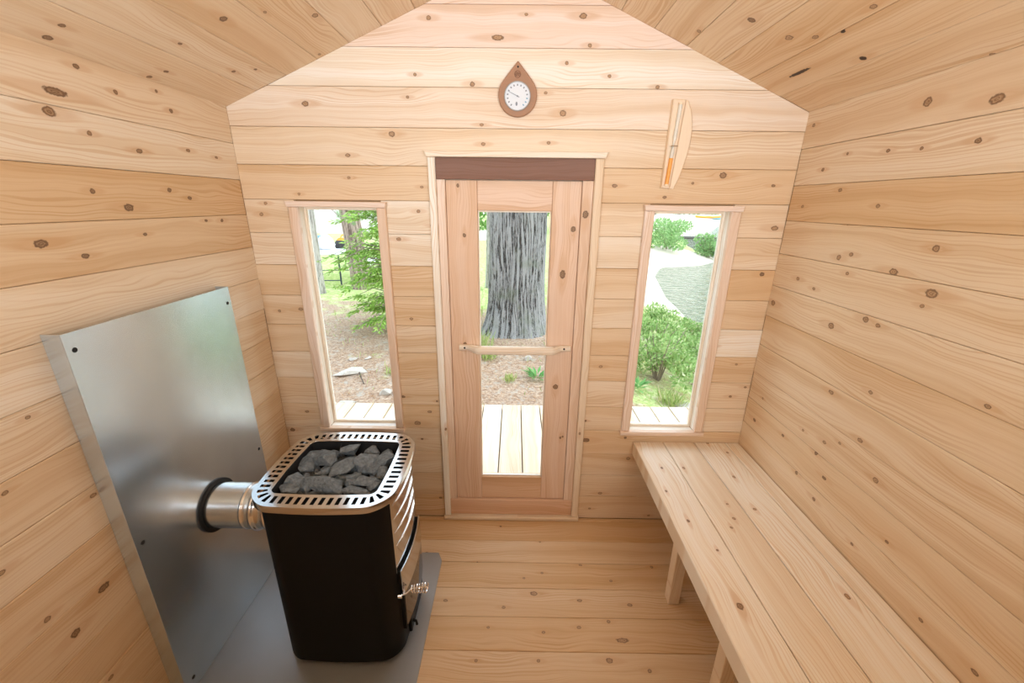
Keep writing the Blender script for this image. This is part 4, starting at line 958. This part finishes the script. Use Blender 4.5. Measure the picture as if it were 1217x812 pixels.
for i, (x, y, r, h, lab) in enumerate(((-3.6, 27, 2.4, 4.5, 'far leafy tree seen left of the thick trunk, above the boat'), (.4, 31, 2.6, 4.5, 'far leafy tree hidden mostly by the thick trunk'), (3.4, 27, 2.2, 4.0, 'far leafy tree seen right of the thick trunk'),
        (27, 82, 4.0, 6.0, 'far tree behind the beach, left end'), (34, 88, 4.2, 6.0, 'far tree behind the beach, second from left'), (42, 93, 4.2, 6.5, 'far tree behind the beach, behind the orange kayak'), (54, 97, 4.0, 6.0, 'far tree behind the beach, right end'))):
    shrub('far_tree', (x, y, gh(x, y)), r, h, 1500, .55 if y > 50 else .34, FARL, lab, 'tree', 'far trees beyond the grass and beach', .1, 7, 90+i, 12)
# ------------------------------------------------------------------ knots: set on every board as its own properties
KN = {'L':[(-0.583,1.929,0),(-0.658,1.855,2),(-0.688,1.806,1),(-0.485,1.893,0),(-0.335,1.929,0),(-0.291,1.882,0),(-0.377,1.853,2),(-0.091,1.84,1),(-0.6,1.771,0),(-0.456,1.744,0),(-0.254,1.768,0),(-0.116,1.759,0),(-0.637,1.626,0),(-0.295,1.612,0),(-0.376,1.636,0),(-0.542,1.583,1),(-0.156,1.532,0),(-0.241,1.535,0),(-0.766,1.698,1),(-0.804,1.503,1),(-0.512,1.505,0),(-0.71,1.463,0),(-0.956,1.12,0),(-1.047,0.98,0),(-0.889,0.845,0),(-1.108,0.815,0),(-1.074,0.629,0),(-0.944,0.58,1),(-1.037,0.531,1),(-1.008,0.317,0)],'CL':[(-0.665,0.03,1),(-0.674,0.085,0),(-0.43,0.188,0),(-0.369,0.017,0),(-0.354,0.064,0),(-0.434,0.34,1),(-0.376,0.436,0),(-0.248,0.536,1),(-0.024,0.434,0),(-0.184,0.179,0),(-0.132,0.231,0)],'CR':[(-0.317,0.47,1),(-0.331,0.345,1),(-0.466,0.272,0),(-0.59,0.296,0),(-0.414,0.154,1),(-0.199,0.204,3),(-0.049,0.41,0),(-0.124,0.559,0),(-0.391,0.3,0),(-0.645,0.002,0)],'R':[(-0.506,1.884,1),(-0.689,1.853,1),(-0.043,1.901,0),(-0.252,1.78,0),(-0.148,1.737,0),(-0.417,1.771,0),(-0.528,1.765,0),(-0.677,1.765,0),(-0.727,1.74,0),(-0.081,1.607,0),(-0.436,1.611,0),(-0.332,1.554,0),(-0.26,1.663,0),(-0.662,1.503,1),(-0.333,1.439,1),(-0.383,1.455,0),(-0.558,1.424,1),(-0.39,1.392,0),(-0.153,1.333,0),(-0.253,1.312,0),(-0.691,1.386,1),(-0.677,1.348,0),(-0.808,1.297,1),(-0.894,1.389,0),(-0.382,1.204,1),(-0.514,1.264,1),(-0.563,1.258,0),(-0.033,1.205,1),(-0.597,1.283,0),(-0.911,1.159,0),(-0.607,1.05,0),(-0.104,0.778,0),(-0.081,0.654,0),(-0.283,0.695,0),(-0.38,0.778,0),(-0.491,0.794,0),(-0.553,0.83,0),(-0.624,0.886,0),(-0.47,0.733,0),(-0.461,0.98,0),(-0.714,0.799,1),(-0.406,0.599,0),(-0.534,0.672,0),(-0.519,0.566,0),(-0.711,0.544,0),(-0.808,0.649,0),(-0.958,0.841,0),(-0.96,0.795,1),(-0.973,0.681,0),(-1.075,0.779,0),(-0.962,0.528,0),(-1.1,0.535,0),(-0.471,0.734,0)],'B':[(-0.327,2.247,0),(0.03,2.26,0),(0.238,2.257,1),(-0.074,2.188,2),(0.269,2.166,0),(0.438,2.174,1),(-0.389,2.067,0),(0.186,2.109,0),(0.35,2.068,0),(-0.171,2.037,1),(0.536,2.033,0),(-0.422,1.991,0),(-0.137,1.898,0),(0.18,1.941,1),(0.11,2.01,0),(-0.494,1.862,1),(-0.677,1.783,0),(-0.684,1.699,0),(-0.387,1.666,0),(0.128,1.836,0),(0.405,1.679,0),(0.614,1.637,0),(-0.407,1.571,0),(-0.132,1.829,0),(-0.822,1.965,1),(-0.742,1.898,0),(-0.678,1.783,0),(-0.685,1.699,0),(-0.898,1.634,0),(-1.07,1.552,1),(-1.044,1.596,0),(0.974,1.995,1),(1.024,1.847,1),(0.856,1.786,0),(1.115,1.767,1),(0.84,1.723,1),(1.051,1.686,0),(0.722,1.692,0),(-0.407,1.571,0),(-0.498,1.456,0),(-0.351,1.515,0),(-0.534,0.71,0),(-0.371,0.688,0),(-0.41,0.63,0),(-0.474,0.566,1),(-0.468,1.103,0),(-0.331,0.546,0),(0.411,0.881,0),(0.359,0.592,0),(1.093,1.519,1),(1.078,1.325,1),(1.046,0.901,0),(1.11,0.784,0),(1.048,0.734,0),(0.931,0.991,0),(0.368,0.483,1),(0.564,0.5,0),(0.592,0.377,1),(0.464,0.163,0),(0.416,0.063,0),(0.736,0.023,0),(0.331,0.532,0),(-1.016,0.622,0),(-1.104,0.519,1),(-1.065,1.133,0),(-0.967,1.142,0),(-0.456,0.476,0),(-0.378,0.118,0),(0.246,1.505,1),(0.21,1.313,1),(-0.217,1.475,0),(-0.239,1.674,0),(0.292,1.566,1),(0.203,0.772,1),(0.251,0.498,0)],'F':[(-0.057,-0.07,0),(0.143,-0.17,0),(-0.159,-0.301,0),(0.326,-0.306,0),(0.142,-0.352,0),(0.451,-0.389,0),(0.101,-0.458,1),(0.059,-0.381,0),(-0.277,-0.497,0),(-0.029,-0.524,0),(0.295,-0.488,0),(0.505,-0.505,0),(-0.088,-0.612,0),(0.132,-0.628,0),(0.275,-0.606,0),(0.437,-0.655,2),(0.399,-0.58,0),(0.106,-0.735,0),(0.37,-0.731,1),(0.509,-0.764,0),(-0.125,-0.738,0),(0.658,-0.311,0),(-0.31,-0.585,0),(0.631,-0.6,0)],'S':[(0.675,-0.221,0),(0.64,-0.379,0),(0.664,-0.547,0),(0.71,-0.684,0),(0.68,-0.892,1),(0.844,-0.531,0),(0.811,-0.578,0),(0.857,-0.452,0),(0.774,-0.219,0),(1.033,-0.092,0),(0.971,-0.279,0),(0.951,-0.479,0),(0.973,-0.011,0),(1.026,-0.854,0),(1.009,-1.02,1),(0.922,-0.959,0),(1.011,-0.692,0),(0.949,-0.48,0)]}
RAD = {0: (.0058, 1.25), 1: (.0098, 1.2), 2: (.0075, 3.2), 3: (.0075, 9.0)}
rk = random.Random(17); SLOTS = {}
for key, lst in KN.items():
    for (a, b, typ) in lst:
        best = None
        for (k2, conv, x0, y0, poly, o) in PIECES:
            if k2 != key: continue
            u_, v_ = conv(a, b)
            xs_ = [p[0] for p in poly]; ys_ = [p[1] for p in poly]
            if min(xs_) <= u_ <= max(xs_) and min(ys_)-.006 <= v_ <= max(ys_)+.006:
                ar = (max(xs_)-min(xs_))*(max(ys_)-min(ys_))
                if best is None or ar < best[0]: best = (ar, o, u_-x0, v_-y0)
        if best is None: continue
        _, o, u_, v_ = best; n = SLOTS.setdefault(o.name, 0)
        if n >= NK: continue
        r, asp = RAD[typ]; r *= rk.uniform(.72, 1.15); asp *= rk.uniform(.8, 1.35)
        o['knot_%d' % n] = [u_, v_, r, asp]; SLOTS[o.name] = n+1
        if typ == 3: o['stain'] = 1.0
for (k2, conv, x0, y0, poly, o) in PIECES:
    n = SLOTS.get(o.name, 0); L_ = max(p[0] for p in poly)-x0; H_ = max(p[1] for p in poly)-y0
    if L_ < 1.0 or H_ < .06: continue
    tot = 2 if n == 0 else 1
    for q in range(tot):
        if n >= NK: break
        # spare knots in the part of the room nearer than the camera
        u_ = rk.uniform(.05, .9) if k2 in ('L', 'CL', 'S') else (rk.uniform(1.4, L_-.05) if k2 in ('R', 'CR') else rk.uniform(.05, L_-.05))
        o['knot_%d' % n] = [u_, rk.uniform(.02, H_-.02), rk.uniform(.005, .009), 1.25]; n += 1
